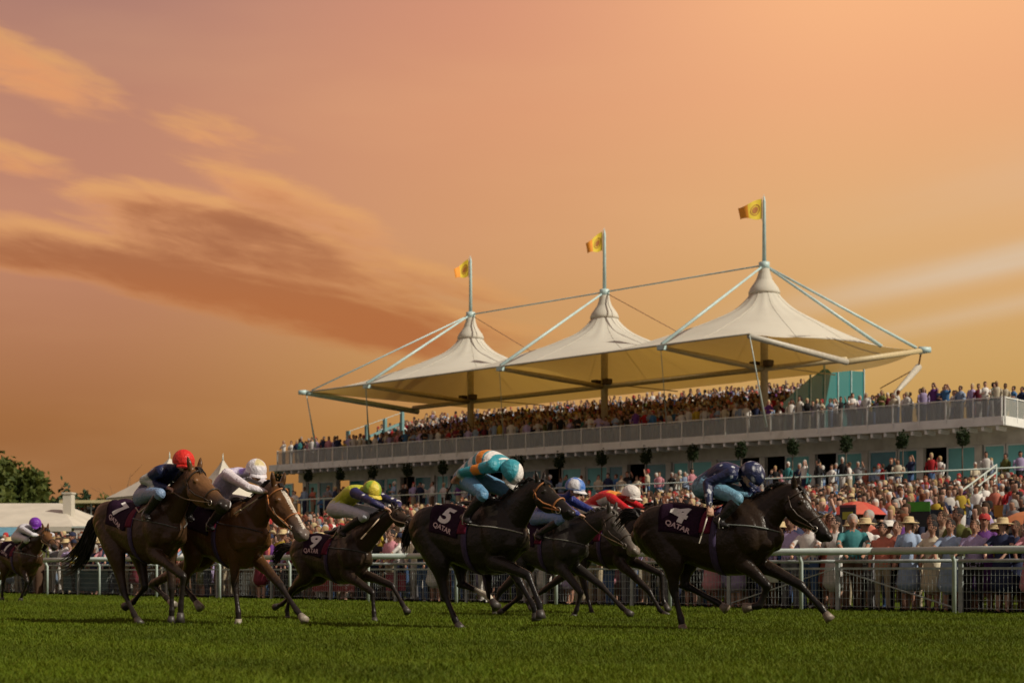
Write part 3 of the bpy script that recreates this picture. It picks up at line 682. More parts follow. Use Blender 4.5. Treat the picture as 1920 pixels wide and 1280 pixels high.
def pat5(co, c, hip, sh, t, nrm):
    c = c.copy(); u = (co - hip) @ t / np.linalg.norm(sh - hip); silk = np.linalg.norm(c - np.array(TEAL), axis=1) < 0.02
    up = (co - hip) @ nrm
    c[silk & (up > 0.05) & (np.sin(u * 23) > -0.2)] = WHITE
    c[silk & (u > 0.56) & (u < 0.76) & (co[:, 1] < 0.14)] = (0.62, 0.20, 0.02)
    return c
def patR(co, c, hip, sh, t, nrm):
    c = c.copy(); u = (co - hip) @ t / np.linalg.norm(sh - hip); red = np.linalg.norm(c - np.array((0.50, 0.012, 0.018)), axis=1) < 0.02
    c[red & (u > 0.45) & (u < 0.82) & (((co - hip) @ nrm) < 0.06) & (co[:, 1] < 0.1)] = WHITE
    c[red & (u > 0.78) & ((co - hip) @ nrm > 0.03) & (np.abs(co[:, 1]) < 0.13)] = (0.6, 0.22, 0.03); return c
def pat1(co, c, hip, sh, t, nrm):
    c = c.copy(); silk = np.linalg.norm(c - np.array(NAVY), axis=1) < 0.02
    u = (co - hip) @ t / np.linalg.norm(sh - hip)
    c[silk & (co[:, 1] < -0.14) & (u > 0.40) & (u < 0.78)] = (0.45, 0.45, 0.42)
    return c

HORSES = [
 dict(id=4, label='black racehorse wearing saddle cloth number 4, leading the field', a=34, Y=18.5, x=1312, C=(1266, 943), W=(1394, 931), S=(0.98, 1.06), coat=(0.019, 0.011, 0.006), points=(0.008, 0.007, 0.006),
      legs=dict(nh=[(1264, 1107), (1277, 1160), (1281, 1182)], fh=[(1284, 1096), (1345, 1129), (1362, 1141)], nf=[(1439, 1098), (1424, 1135), (1397, 1139)], ff=[(1500, 1096), (1540, 1139), (1556, 1160)]),
      poll=(1497, 909), muz=(1562, 1004), HL=0.80, tail=[(1192, 962), (1172, 968), (1155, 990)], tr=0.07, num='4', cloth=(-0.46, 0.04), tilt=0.24, earback=0.9, strap=(0.16, 0.18, 0.17), hoofc=(0.16, 0.13, 0.10)),
 dict(id=5, label='black racehorse wearing saddle cloth number 5, behind the leader', a=45, Y=19.05, x=870, C=(836, 945), W=(932, 934), S=(0.98, 1.06), coat=(0.013, 0.010, 0.007), points=(0.008, 0.007, 0.007),
      legs=dict(nh=[(834, 1114), (853, 1160), (864, 1179)], fh=[(866, 1094), (914, 1116), (931, 1137)], nf=[(990, 1078), (1011, 1131), (1014, 1157)], ff=[(975, 1092), (1002, 1138), (1006, 1161)]), sock='fh',
      poll=(1016, 897), muz=(1077, 958), HL=0.76, tail=[(775, 985), (764, 1005), (758, 1035)], tr=0.07, num='5', tilt=0.16, bridle=(0.30, 0.12, 0.04), strap=(0.26, 0.26, 0.23)),
 dict(id=1, label='bay racehorse with thick black tail, rearmost of the big runners', a=45, Y=20.8, x=247, C=(234, 936), W=(301, 929), S=(0.97, 1.06), coat=(0.043, 0.022, 0.010), points=(0.014, 0.011, 0.009),
      legs=dict(nh=[(232, 1109), (251, 1150), (263, 1170)], fh=[(272, 1100), (250, 1128), (230, 1139)], nf=[(344, 1080), (339, 1134), (338, 1164)], ff=[(322, 1104), (322, 1144), (321, 1166)]),
      poll=(368, 874), muz=(426, 944), HL=0.86, face=(0.13, 0.062, 0.024), tail=[(176, 985), (160, 1030), (138, 1056), (116, 1066)], tr=0.12, num='7', tilt=0.34, strap=(0.09, 0.09, 0.085)),
 dict(id=2, label='bright bay racehorse with a white blaze down its face', a=45, Y=20.8, x=405, C=(386, 944), W=(458, 937), S=(0.97, 1.06), coat=(0.076, 0.034, 0.011), points=(0.016, 0.012, 0.010), blaze=True,
      legs=dict(nh=[(342, 1098), (362, 1120), (376, 1140)], fh=[(285, 1095), (312, 1120), (326, 1134)], nf=[(440, 1094), (447, 1149), (447, 1172)], ff=[(528, 1100), (557, 1145), (571, 1162)]),
      poll=(524, 904), muz=(576, 1000), HL=0.84, hl=-0.02, tail=[(330, 1000), (318, 1030), (305, 1055)], tr=0.07, bridle=(0.34, 0.13, 0.04), strap=(0.03, 0.02, 0.02), muzcol=(0.10, 0.08, 0.07), hoofc=(0.22, 0.19, 0.15)),
 dict(id=9, label='dark brown racehorse wearing saddle cloth number 9', a=45, Y=22.3, x=605, C=(592, 1000), W=(655, 990), S=(0.86, 0.90), coat=(0.036, 0.023, 0.015), points=(0.014, 0.011, 0.010),
      legs=dict(nh=[(545, 1108), (538, 1144), (541, 1166)], fh=[(556, 1106), (529, 1132), (510, 1140)], nf=[(698, 1110), (701, 1148), (703, 1167)], ff=[(735, 1097), (754, 1131), (764, 1147)]),
      poll=(742, 950), muz=(781, 978), HL=0.66, tail=[(534, 1025), (522, 1040), (512, 1058)], tr=0.07, num='9', tilt=-0.10, strap=(0.05, 0.05, 0.05)),
 dict(id=6, label='dark grey racehorse with pale face beyond number 5', a=45, Y=24.4, x=1005, C=(984, 976), W=(1058, 971), S=(0.97, 1.04), coat=(0.026, 0.023, 0.020), points=(0.016, 0.014, 0.013), face=(0.055, 0.048, 0.040), muzcol=(0.13, 0.11, 0.09),
      legs=dict(nh=[(975, 1118), (950, 1138), (938, 1147)], fh=[(938, 1108), (926, 1140), (928, 1156)], nf=[(1089, 1110), (1081, 1142), (1074, 1159)], ff=[(1128, 1098), (1166, 1138), (1188, 1156)]),
      poll=(1150, 955), muz=(1199, 1032), HL=0.82, tail=[(925, 1000), (915, 1020), (905, 1045)], hair=(0.10, 0.09, 0.075), tr=0.06, strap=(0.12, 0.12, 0.1), reins=None),
 dict(id=8, label='dark racehorse mostly hidden between the grey and the leader', a=45, Y=25.9, x=1112, C=(1094, 976), W=(1163, 970), S=(0.97, 1.04), coat=(0.024, 0.016, 0.012), points=(0.012, 0.010, 0.009),
      legs=dict(nh=[(1097, 1104), (1109, 1145), (1117, 1160)], fh=[(1020, 1106), (988, 1128), (1000, 1146)], nf=[(1217, 1108), (1237, 1143), (1256, 1157)], ff=[(1240, 1076), (1243, 1124), (1254, 1146)]),
      poll=(1236, 944), muz=(1286, 1000), HL=0.74, tail=[(1040, 1000), (1030, 1020), (1020, 1045)], tr=0.06),
 dict(id=3, label='distant bay racehorse at the left edge of the turf', a=45, Y=37.0, x=32, C=(20, 1014), W=(53, 1010), S=(0.97, 1.05), coat=(0.045, 0.022, 0.010), points=(0.012, 0.010, 0.009), face=(0.12, 0.055, 0.02),
      legs=dict(nh=[(6, 1092), (4, 1114), (4, 1124)], fh=[(-14, 1090), (-10, 1112), (-8, 1122)], nf=[(51, 1090), (42, 1114), (38, 1126)], ff=[(58, 1086), (52, 1106), (46, 1112)]),
      poll=(86, 988), muz=(106, 1025), HL=0.80, tail=[(-12, 1030), (-22, 1050), (-30, 1070)], tr=0.09, num='1', tilt=0.2),
]
J = {
 4: dict(id='4', label='jockey in navy silks with white stars, head down on leading horse', hip=(1328, 908), sh=(1382, 888), head=(1409, 890), knee=(1384, 934), ank=(1350, 974), el=(1326, 905), hand=(1331, 955), fel=(1412, 928), fhand=(1445, 932), silk=NAVY, breeches=(0.12, 0.26, 0.36), pitch=48, rein=(1,), hw=0.36, fhw=0.10, wl=-0.42,
         pattern=dots(26, 0.019, (0.40, 0.43, 0.48), 3, is_col(NAVY)), cap=lambda th, v: (0.45, 0.48, 0.52) if (math.sin(th * 5) * math.sin(v * 9) > 0.62) else NAVY, whip=((1332, 950), (1311, 1018), 'pale whip hanging from the hand of the leading jockey')),
 5: dict(id='5', label='jockey in turquoise and white silks with orange stripe', hip=(880, 893), sh=(942, 872), head=(958, 886), knee=(906, 927), ank=(873, 968), el=(866, 886), hand=(855, 896), fel=(972, 918), fhand=(990, 924), silk=TEAL, sleeve=TEAL, cuff=(0.55, 0.55, 0.5), breeches=(0.09, 0.22, 0.36), pitch=55, arch=0.09, rein=(1,), hw=0.26, fhw=0.10, reinc=(0.34, 0.12, 0.04),
         pattern=pat5, cap=lambda th, v: TEAL if math.cos(th - 4.0) > -0.25 else WHITE, whip=((852, 896), (836, 930), 'dark whip raised behind the turquoise jockey'), whipc=(0.015, 0.015, 0.015)),
 1: dict(id='1', label='jockey in navy silks and bright red cap', hip=(276, 928), sh=(322, 882), head=(344, 866), knee=(301, 925), ank=(274, 962), el=(268, 900), hand=(320, 916), silk=NAVY, breeches=(0.16, 0.24, 0.38), pitch=8, yaw=-14, pattern=pat1, cap=(0.52, 0.018, 0.012), k=1.0, hr=0.150),
 2: dict(id='2', label='jockey in white and lilac silks with white and yellow cap', hip=(404, 936), sh=(446, 888), head=(480, 882), knee=(424, 945), ank=(394, 982), el=(466, 914), hand=(502, 922), fel=(500, 908), fhand=(522, 910), silk=(0.42, 0.38, 0.50), sleeve=(0.60, 0.56, 0.60), breeches=(0.55, 0.54, 0.55), pitch=14, yaw=-12, arch=0.03, pattern=dots(7, 0.07, (0.20, 0.14, 0.42), 5, is_col((0.42, 0.38, 0.50))),
         cap=lambda th, v: (0.50, 0.42, 0.22) if math.cos(th) > 0.6 and v < 0.6 else (0.58, 0.56, 0.60), whip=((499, 924), (440, 963), 'cream whip held low across the neck of the blazed horse'), whipc=(0.55, 0.45, 0.32), wl=-0.22),
 9: dict(id='9', label='jockey in yellow silks with navy dotted sleeves', hip=(636, 950), sh=(682, 922), head=(697, 920), knee=(685, 967), ank=(640, 996), el=(700, 942), hand=(726, 954), silk=(0.42, 0.46, 0.03), sleeve=(0.016, 0.016, 0.07), breeches=(0.42, 0.44, 0.50), pitch=20, k=1.08,
         pattern=dots(22, 0.022, (0.55, 0.55, 0.55), 4, is_col((0.016, 0.016, 0.07))), cap=lambda th, v: (0.20, 0.32, 0.03) if math.sin(th * 3) > 0.4 else (0.52, 0.42, 0.04), whip=((724, 957), (677, 1010), 'cream whip held by the yellow jockey over the dark neck'), whipc=(0.55, 0.42, 0.30), wl=-0.3),
 6: dict(id='6', label='jockey with blue and white cap beyond the nose of horse number 5', hip=(1014, 968), sh=(1058, 936), head=(1078, 915), knee=(1052, 974), ank=(1008, 1002), el=(1072, 958), hand=(1090, 966), silk=(0.02, 0.03, 0.16), breeches=(0.11, 0.19, 0.36), pitch=10, cap=lambda th, v: (0.55, 0.55, 0.58) if math.sin(th * 2 + 0.6) * math.cos(v * 5) > 0.1 else (0.05, 0.15, 0.45), hr=0.158),
 8: dict(id='8', label='jockey in red silks with white panel and white cap', hip=(1104, 954), sh=(1162, 934), head=(1183, 927), knee=(1146, 962), ank=(1106, 990), el=(1178, 955), hand=(1202, 958), silk=(0.50, 0.012, 0.018), breeches=(0.5, 0.48, 0.46), pitch=10, arch=0.07, pattern=patR, cap=(0.56, 0.53, 0.50), hr=0.16),
 3: dict(id='3', label='distant jockey in white silks and purple cap', hip=(36, 1005), sh=(54, 990), head=(66, 982), knee=(50, 1012), ank=(37, 1028), el=(61, 1002), hand=(74, 1003), silk=(0.50, 0.50, 0.55), breeches=(0.5, 0.5, 0.52), pitch=20, cap=(0.13, 0.02, 0.30), hr=0.15),
}
# ------------------------------------------------------------------ ground
def lawn_z(d):
    """ground height at distance d behind the running rail"""
    return 0.0 if d < 3.0 else 0.088 * (min(d, 36.0) - 3.0)
def build_ground():
    m = bpy.data.materials.new('turf'); m.use_nodes = True; N = NT(m.node_tree); b = N.n['Principled BSDF']; b.inputs['Roughness'].default_value = 0.95; b.inputs['Specular IOR Level'].default_value = 0.1
    tc = N.new('ShaderNodeTexCoord'); v = tc.outputs['Object']
    c = N.mix(N.sm(N.noise(v, 0.5, 5, 0.6), 0.3, 0.7), (0.048, 0.076, 0.003, 1), (0.067, 0.096, 0.004, 1))
    c = N.mix(N.m('MULTIPLY', N.sm(N.noise(v, 9.0, 4, 0.7), 0.45, 0.75), 0.6), c, (0.055, 0.072, 0.004, 1))
    N.l.new(c, b.inputs['Base Color'])
    bp = N.new('ShaderNodeBump'); bp.inputs['Strength'].default_value = 0.6; bp.inputs['Distance'].default_value = 0.05
    N.l.new(N.noise(v, 30.0, 3, 0.7), bp.inputs['Height']); N.l.new(bp.outputs[0], b.inputs['Normal'])
    mb = MB(); ts = [-900, 0, 23.2, 26.2, 30, 40, 50, 59.2, 90, 1400]; ss = [-1500, -400, -120, -60, -20, 0, 200, 900]
    for t in ts:
        for s in ss:
            z = lawn_z(t - RAIL_T) if s > -60 else 0.0
            mb.v.append(tuple(st(s, t, z)))
    n = len(ss)
    mb.f = [(i * n + j, i * n + j + 1, (i + 1) * n + j + 1, (i + 1) * n + j) for i in range(len(ts) - 1) for j in range(n - 1)]
    tag(mb.build('ground', m), 'green racecourse turf and sloping lawn behind the rail', 'ground', kind='structure')
    # blades
    M = bpy.data.materials.new('grass blades'); M.use_nodes = True; N = NT(M.node_tree); b = N.n['Principled BSDF']; b.inputs['Roughness'].default_value = 0.7; b.inputs['Specular IOR Level'].default_value = 0.2
    a = N.new('ShaderNodeAttribute', attribute_name='Col'); tc = N.new('ShaderNodeTexCoord')
    nz = N.noise(tc.outputs['Object'], 0.8, 4, 0.6)
    c = N.mix(N.sm(nz, 0.35, 0.7), a.outputs['Color'], (0.098, 0.126, 0.005, 1))
    c = N.mix(0.5, a.outputs['Color'], c)
    N.l.new(c, b.inputs['Base Color'])
    tr = N.new('ShaderNodeBsdfTranslucent'); N.l.new(c, tr.inputs[0]); mx = N.new('ShaderNodeMixShader'); mx.inputs[0].default_value = 0.3
    N.l.new(b.outputs[0], mx.inputs[1]); N.l.new(tr.outputs[0], mx.inputs[2]); N.l.new(mx.outputs[0], N.n['Material Output'].inputs[0])
    P = []
    for y0, y1, dens in ((8.6, 12, 2900), (12, 15, 2100), (15, 19, 1300), (19, 25, 700), (25, 34, 300), (34, 52, 110)):
        w = y1 * 0.365 + 2.4; n = int(2 * w * (y1 - y0) * dens); x = rng.uniform(-w, w, n); y = rng.uniform(y0, y1, n)
        ok = ((x + y) * Q2 < RAIL_T + 0.2) & (np.abs(x) < y * 0.345 + 2.4); P.append(np.stack([x[ok], y[ok]], 1))
    P = np.concatenate(P); n = len(P); print('blades', n)
    # uneven sward: taller and darker tufts, worn paler patches
    def vn(p, s, seed):
        g = np.random.default_rng(seed).random((64, 64)); q = p * s; i = np.floor(q).astype(int); f = q - i; f = f * f * (3 - 2 * f); i0, i1 = i % 64, (i + 1) % 64
        return (g[i0[:, 0], i0[:, 1]] * (1 - f[:, 0]) + g[i1[:, 0], i0[:, 1]] * f[:, 0]) * (1 - f[:, 1]) + (g[i0[:, 0], i1[:, 1]] * (1 - f[:, 0]) + g[i1[:, 0], i1[:, 1]] * f[:, 0]) * f[:, 1]
    tuft = 0.5 * vn(P, 3.1, 1) + 0.3 * vn(P, 9.0, 2) + 0.2 * vn(P, 0.7, 3)
    H = (0.030 + 0.045 * tuft ** 1.5) * rng.uniform(0.6, 1.25, n); wd = rng.uniform(0.003, 0.0065, n) * (0.75 + P[:, 1] / 30)
    th = rng.uniform(0, 6.283, n); ln = rng.uniform(0.1, 0.75, n) * H; la = rng.uniform(0, 6.283, n)
    bx, by = np.cos(th) * wd, np.sin(th) * wd; z = np.zeros(n)
    V = np.empty((n, 5, 3)); lx, ly = np.cos(la) * ln, np.sin(la) * ln
    V[:, 0] = np.stack([P[:, 0] - bx, P[:, 1] - by, z - 0.005], 1); V[:, 1] = np.stack([P[:, 0] + bx, P[:, 1] + by, z - 0.005], 1)
    V[:, 2] = np.stack([P[:, 0] + bx * 0.8 + lx * 0.35, P[:, 1] + by * 0.8 + ly * 0.35, H * 0.62], 1); V[:, 3] = np.stack([P[:, 0] - bx * 0.8 + lx * 0.35, P[:, 1] - by * 0.8 + ly * 0.35, H * 0.62], 1)
    V[:, 4] = np.stack([P[:, 0] + lx, P[:, 1] + ly, H], 1)
    me = bpy.data.meshes.new('grass'); me.vertices.add(n * 5); me.vertices.foreach_set('co', V.astype(np.float32).ravel())
    b_ = (np.arange(n) * 5)[:, None]; loops = np.concatenate([b_ + np.array([[0, 1, 2, 3]]), b_ + np.array([[3, 2, 4]])], 1).astype(np.int32)
    me.loops.add(n * 7); me.loops.foreach_set('vertex_index', loops.ravel()); me.polygons.add(n * 2)
    ls = np.stack([np.arange(n) * 7, np.arange(n) * 7 + 4], 1).astype(np.int32); me.polygons.foreach_set('loop_start', ls.ravel())
    k = rng.random(n); c0, c1, c2 = np.array((0.064, 0.101, 0.003)), np.array((0.086, 0.124, 0.004)), np.array((0.115, 0.134, 0.010))
    C = c0 * (1 - k[:, None]) + c1 * k[:, None]; dry = rng.random(n) < 0.09; C[dry] = c2; C *= (0.82 + 0.36 * vn(P, 1.3, 5))[:, None] * (0.76 + 0.48 * vn(P @ np.array(((Q2 * 0.22, Q2 * 0.9), (-Q2 * 0.22, Q2 * 0.9))), 1.0, 6))[:, None]
    me.update(calc_edges=True)
    at_ = me.color_attributes.new('Col', 'FLOAT_COLOR', 'POINT'); at_.data.foreach_set('color', np.repeat(np.concatenate([C, np.ones((n, 1))], 1), 5, 0).astype(np.float32).ravel())
    me.materials.append(M); tag(link('grass', me), 'short green grass covering the racecourse', 'grass', kind='stuff')
build_ground()

# ------------------------------------------------------------------ running rail and crowd fence
WP = mat('white painted metal', (0.42, 0.50, 0.47), 0.45, var=0.08, scale=3, dirt=(0.22, 0.22, 0.18), dirt_amt=0.35)
GALV = mat('galvanised steel', (0.29, 0.33, 0.32), 0.5, 0.15, var=0.2, scale=8)
def build_rail():
    S0, S1 = -56.0, -8.5; zt = 1.05
    e = empty('running_rail', st(S1, RAIL_T, 0), 0, 'white racecourse running rail with one fat tube on slim posts', 'rail'); o = e.location
    k = 0; s = S1
    while s > S0:                                          # tube lengths butt end to end
        s2 = max(S0, s - 6.0); mb = MB(); a, b = st(s, RAIL_T, zt) - o, st(s2 + 0.012, RAIL_T, zt) - o
        mb.tube([a, b], 0.062, 14); mb.build('rail_tube', WP, e, True); s = s2
    s = -13.02
    while s < S1: s += 3.0
    while s > S0:
        mb = MB(); b = st(s, RAIL_T + 0.10, 0) - o; tp_ = st(s, RAIL_T, zt - 0.06) - o
        mb.tube([b - Vector((0, 0, 0.05)), b + Vector((0, 0, 0.86)), (b + tp_) / 2 + Vector((0, 0, 0.44)), tp_], 0.034, 10); mb.build('post', WP, e, True); s -= 3.0
    # crowd fence behind it
    FT = RAIL_T + 0.95; f = empty('crowd_fence', st(S1, FT, 0), 0, 'galvanised wire mesh crowd fence behind the running rail', 'fence'); o = f.location
    PW = 2.45; n = int((S1 - S0) / PW); W = MB()
    for i in range(int(PW / 0.075)):
        W.bar((0.06 - PW + i * 0.075, 0, 0.06), (0.06 - PW + i * 0.075, 0, 0.74), 0.005)
    for z in (0.08, 0.22, 0.36, 0.50, 0.64): W.bar((0.03 - PW, 0.006, z), (-0.03, 0.006, z), 0.007)
    wm = W.mesh('wire_mesh', GALV); bars = MB(); bars.bar((-PW + 0.03, 0, 0.755), (-0.03, 0, 0.755), 0.04); tb = bars.mesh('mesh_bar', GALV)
    b2 = MB(); b2.tube([(-PW, -0.02, 0.885), (0, -0.02, 0.885)], 0.03, 10); hb = b2.mesh('hand_bar', GALV, True)
    pm = MB(); pm.box((0, 0.05, 0.45), (0.075, 0.05, 0.98)); pm.box((0, 0.05, 0.95), (0.095, 0.07, 0.02)); pmesh = pm.mesh('post', GALV)
    sg = MB(); sg.bar((-PW + 0.12, -0.035, 0.10), (-0.06, -0.035, 0.74), 0.035, 0.02); br = sg.mesh('brace', GALV)
    sg = MB(); sg.bar((-0.12, -0.035, 0.10), (-PW + 0.06, -0.035, 0.74), 0.035, 0.02); br2 = sg.mesh('brace', GALV)
    rz = math.atan2(U.y, U.x)
    for i in range(n):
        p = st(S1 - i * PW, FT, 0) - o
        w = link('wire_mesh', wm, f, p, rz); w['kind'] = 'stuff'
        link('mesh_bar', tb, f, p, rz); link('hand_bar', hb, f, p, rz); link('post', pmesh, f, p, rz)
        if i == 2: link('brace', br2, f, p, rz)
        if i == 3: link('brace', br, f, p, rz)
    i = 3; p = st(S1 - i * PW - 1.5, FT - 0.03, 0.62) - o
    sgn = MB(); sgn.box((0, 0, 0), (0.5, 0.012, 0.24)); sgn.build('notice_plate', mat('pale green notice', (0.30, 0.34, 0.28), 0.6), f, False, p, rz)
    # boards and banners hung on the crowd side of the fence
    def board(xpx, w, h, z, colr, label, name='banner'):
        d = (xpx - 960) / F; tt = FT + 0.14; Yk = tt / ((d + 1) * Q2); s_ = (d * Yk - Yk) * Q2
        b = empty(name, st(s_, tt, 0), rz, label, 'banner', 'banners tied to the crowd fence')
        mb = MB(); mb.box((0, 0, z), (w, 0.02, h)); mb.build('sheet', mat('banner ' + label[:12], colr, 0.7, var=0.15, scale=3), b)
        for sx in (-1, 1):
            mb = MB(); mb.tube([(sx * (w / 2 - 0.05), -0.02, z + h / 2 - 0.03), (sx * (w / 2 - 0.05), -0.12, z + h / 2 + 0.02)], 0.008, 5); mb.build('tie', GALV, b)
    board(625, 1.65, 0.44, 0.42, (0.20, 0.012, 0.018), 'plain red banner seen under the belly of the number 9 horse')
    board(742, 0.7, 0.42, 0.46, (0.20, 0.01, 0.04), 'small crimson banner behind the forelegs of the number 9 horse')
    board(160, 2.6, 0.60, 0.42, (0.012, 0.055, 0.065), 'dark teal banner below the tail of the rearmost bay horse')
build_rail()

# ------------------------------------------------------------------ grandstand
P1 = Vector((22.92, 73.0, 0)); RZ = R(-40.694); GL = 52.1
def gw(x, n, z): return P1 + Vector((x * math.cos(RZ) - n * math.sin(RZ), x * math.sin(RZ) + n * math.cos(RZ), z))
CREAM = mat('cream render', (0.60, 0.60, 0.54), 0.8, var=0.1, scale=2, bump=0.1, dirt=(0.20, 0.16, 0.11), dirt_amt=0.4, dirt_scale=0.6)
FASC = mat('white fascia', (0.66, 0.68, 0.66), 0.5, var=0.06, scale=1.5, dirt=(0.26, 0.24, 0.2), dirt_amt=0.35, dirt_scale=0.8)
SOFF = mat('soffit board', (0.50, 0.44, 0.34), 0.8, var=0.12, scale=2)
CONC = mat('concrete', (0.24, 0.22, 0.19), 0.85, var=0.15, scale=1.5, bump=0.2)
STEEL = mat('pale blue steel', (0.40, 0.54, 0.54), 0.45, var=0.1, scale=3, dirt=(0.25, 0.30, 0.28), dirt_amt=0.3)
TEALP = mat('teal painted steel', (0.14, 0.27, 0.28), 0.5, var=0.1)
def glass_mat(name, col, alpha_mix, rough=0.06):
    if name in MATS: return MATS[name]
    m = bpy.data.materials.new(name); m.use_nodes = True; N = NT(m.node_tree); b = N.n['Principled BSDF']
    b.inputs['Base Color'].default_value = (*col, 1); b.inputs['Roughness'].default_value = rough; b.inputs['Specular IOR Level'].default_value = 0.6
    tr = N.new('ShaderNodeBsdfTransparent'); tr.inputs[0].default_value = tuple(min(1, 0.72 + c * 0.9) for c in col) + (1,)
    mx = N.new('ShaderNodeMixShader'); mx.inputs[0].default_value = alpha_mix
    N.l.new(tr.outputs[0], mx.inputs[1]); N.l.new(b.outputs[0], mx.inputs[2]); N.l.new(mx.outputs[0], N.n['Material Output'].inputs[0])
    MATS[name] = m; return m
REFLG = mat('glass with painted teal reflection', (0.14, 0.47, 0.47), 0.25, var=0.25, scale=0.35)  # blue-sky reflection painted into the pane colour, also in the darker panes
REFLD = mat('dark glass with painted teal reflection', (0.05, 0.22, 0.24), 0.08, var=0.3, scale=0.5)
BALG = glass_mat('balustrade glass', (0.30, 0.34, 0.34), 0.52)
SCRG = glass_mat('teal screen glass', (0.025, 0.19, 0.20), 0.84)
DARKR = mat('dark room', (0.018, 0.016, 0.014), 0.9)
def build_grandstand():
    g = empty('grandstand', P1, RZ, 'long white grandstand with glazed ground floor and balcony of packed spectators', 'grandstand')
    def bx(name, c, d, m, par=g): return MB().box(c, d).build(name, m, par)
    ZT, ZF, ZD = 4.1, 7.60, 7.88
    bx('terrace', (-GL / 2 + 6, -1.7, ZT / 2 - 0.2), (GL + 14, 8.6, ZT + 0.4 - 0.4), CONC)
    # ground-floor bays
    n0, bay = 2.6, 3.07; rs = random.Random(3)
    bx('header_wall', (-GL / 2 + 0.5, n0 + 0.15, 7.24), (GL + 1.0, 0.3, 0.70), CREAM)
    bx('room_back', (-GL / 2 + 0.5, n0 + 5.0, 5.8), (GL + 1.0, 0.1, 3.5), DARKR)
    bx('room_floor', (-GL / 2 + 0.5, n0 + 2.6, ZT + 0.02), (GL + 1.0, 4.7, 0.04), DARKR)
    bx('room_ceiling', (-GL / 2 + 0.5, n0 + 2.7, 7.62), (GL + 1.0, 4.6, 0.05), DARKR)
    for i in range(18):
        x1 = 0.9 - i * bay; x0 = x1 - bay
        bx('pillar', (x1 - 0.16, n0 + 0.12, 5.49), (0.32, 0.34, 2.78), CREAM)
        a = x1 - 0.34; w = bay - 0.36; fw_ = 0.07
        opens = i % 2 == 1 or i in (4, 11)
        k = 0.60 if opens else 1.0
        segs = [(a, a - w * 0.56)] + ([] if opens else [(a - w * 0.58, a - w * 0.98)])
        if i % 3 == 2: segs = [(a - w * 0.42, a - w)] + ([] if opens else [(a, a - w * 0.40)])
        for (q1, q0) in segs:
            fr = MB()
            for xx in (q1, q0): fr.box((xx + (fw_ / 2 if xx == q0 else -fw_ / 2), n0 + 0.10, 5.49), (fw_, 0.10, 2.78))
            fr.box(((q0 + q1) / 2, n0 + 0.10, 6.84), (abs(q1 - q0) - 2 * fw_ - 0.004, 0.10, 0.08)); fr.box(((q0 + q1) / 2, n0 + 0.10, 4.16), (abs(q1 - q0) - 2 * fw_ - 0.004, 0.10, 0.10))
            f = fr.build('window_frame', FASC, g)
            MB().box(((q0 + q1) / 2, n0 + 0.13, 5.5), (abs(q1 - q0) - 2 * fw_, 0.02, 2.62)).build('pane', REFLG if rs.random() < 0.58 else REFLD, f)
    # soffit, deck, fascia, joist ends
    bx('soffit', (-GL / 2, 1.45, ZF - 0.03), (GL, 2.3, 0.06), SOFF)
    bx('deck', (-GL / 2, 6.9, ZD - 0.09), (GL, 13.6, 0.18), CONC)
    bx('fascia', (-GL / 2, 0.02, (ZF + ZD) / 2 + 0.02), (GL + 0.1, 0.09, ZD - ZF + 0.14), FASC)
    bx('fascia_return', (0.052, 6.9, (ZF + ZD) / 2 + 0.02), (0.10, 13.6, ZD - ZF + 0.14), FASC)
    bx('end_wall', (0.1, 7.9, 5.8), (0.3, 10.4, 3.5), CREAM)
    jm = MB(); jm.v = []; jm.box((0, 0.55, 0), (0.13, 0.95, 0.20)); jme = jm.mesh('joist_end', FASC)
    for i in range(int(GL / 0.72)): link('joist_end', jme, g, (-0.3 - i * 0.72, 0.0, ZF - 0.166))
    # balustrade
    PW = 1.385; pm = MB().box((0, 0, 0.47), (0.055, 0.07, 1.14)); pm.box((0, -0.045, -0.02), (0.07, 0.025, 0.2)); pme = pm.mesh('post', FASC)
    gm = MB().box((-PW / 2, 0, 0.50), (PW - 0.07, 0.015, 0.82)).mesh('glass_panel', BALG); rm = MB().box((-PW / 2, 0, 0.965), (PW - 0.004, 0.075, 0.05)).mesh('hand_rail', FASC)
    n = int(GL / PW)
    for i in range(n + 1):
        link('post', pme, g, (-0.05 - i * PW, -0.01, ZD - 0.02))
        if i < n: link('glass_panel', gm, g, (-0.05 - i * PW, -0.01, ZD)); link('hand_rail', rm, g, (-0.05 - i * PW, -0.01, ZD))
    for i in range(9):      # the end return
        o = link('post', pme, g, (0.06, 0.1 + i * PW, ZD - 0.02)); o.rotation_euler = (0, 0, R(90))
        o = link('glass_panel', gm, g, (0.06, 0.1 + i * PW + PW, ZD)); o.rotation_euler = (0, 0, R(90)); o = link('hand_rail', rm, g, (0.06, 0.1 + i * PW + PW, ZD)); o.rotation_euler = (0, 0, R(90))
    # terrace rail
    tr = MB(); tr.tube([(6, -5.9, 5.12), (-GL, -5.9, 5.12)], 0.035, 8); tr.build('terrace_rail', WP, g, True)
    tm = MB().tube([(0, 0, 4.1), (0, 0, 5.1)], 0.025, 8).mesh('rail_post', WP, True)
    for i in range(29): link('rail_post', tm, g, (5.8 - i * 2.0, -5.9, 0))
    # raked seating
    rows, x0, x1 = 16, -46.0, -14.9
    for r in range(rows):
        n_ = 3.0 + r * 0.70; z = 8.02 + r * 0.175
        xa = x0 if n_ < 8.4 else -51.4
        MB().box(((xa + x1) / 2, n_ + 0.35, (7.9 + z) / 2), (x1 - xa, 0.698, z - 7.9 + 0.02)).build('seat_step', CONC, g)
    bx('back_parapet', ((x0 + x1) / 2 - 2.7, 14.35, 9.6), (x1 - x0 + 5.4, 0.16, 3.4), STEEL)
    # right-hand glazed stair screen
    xs = x1 + 0.25
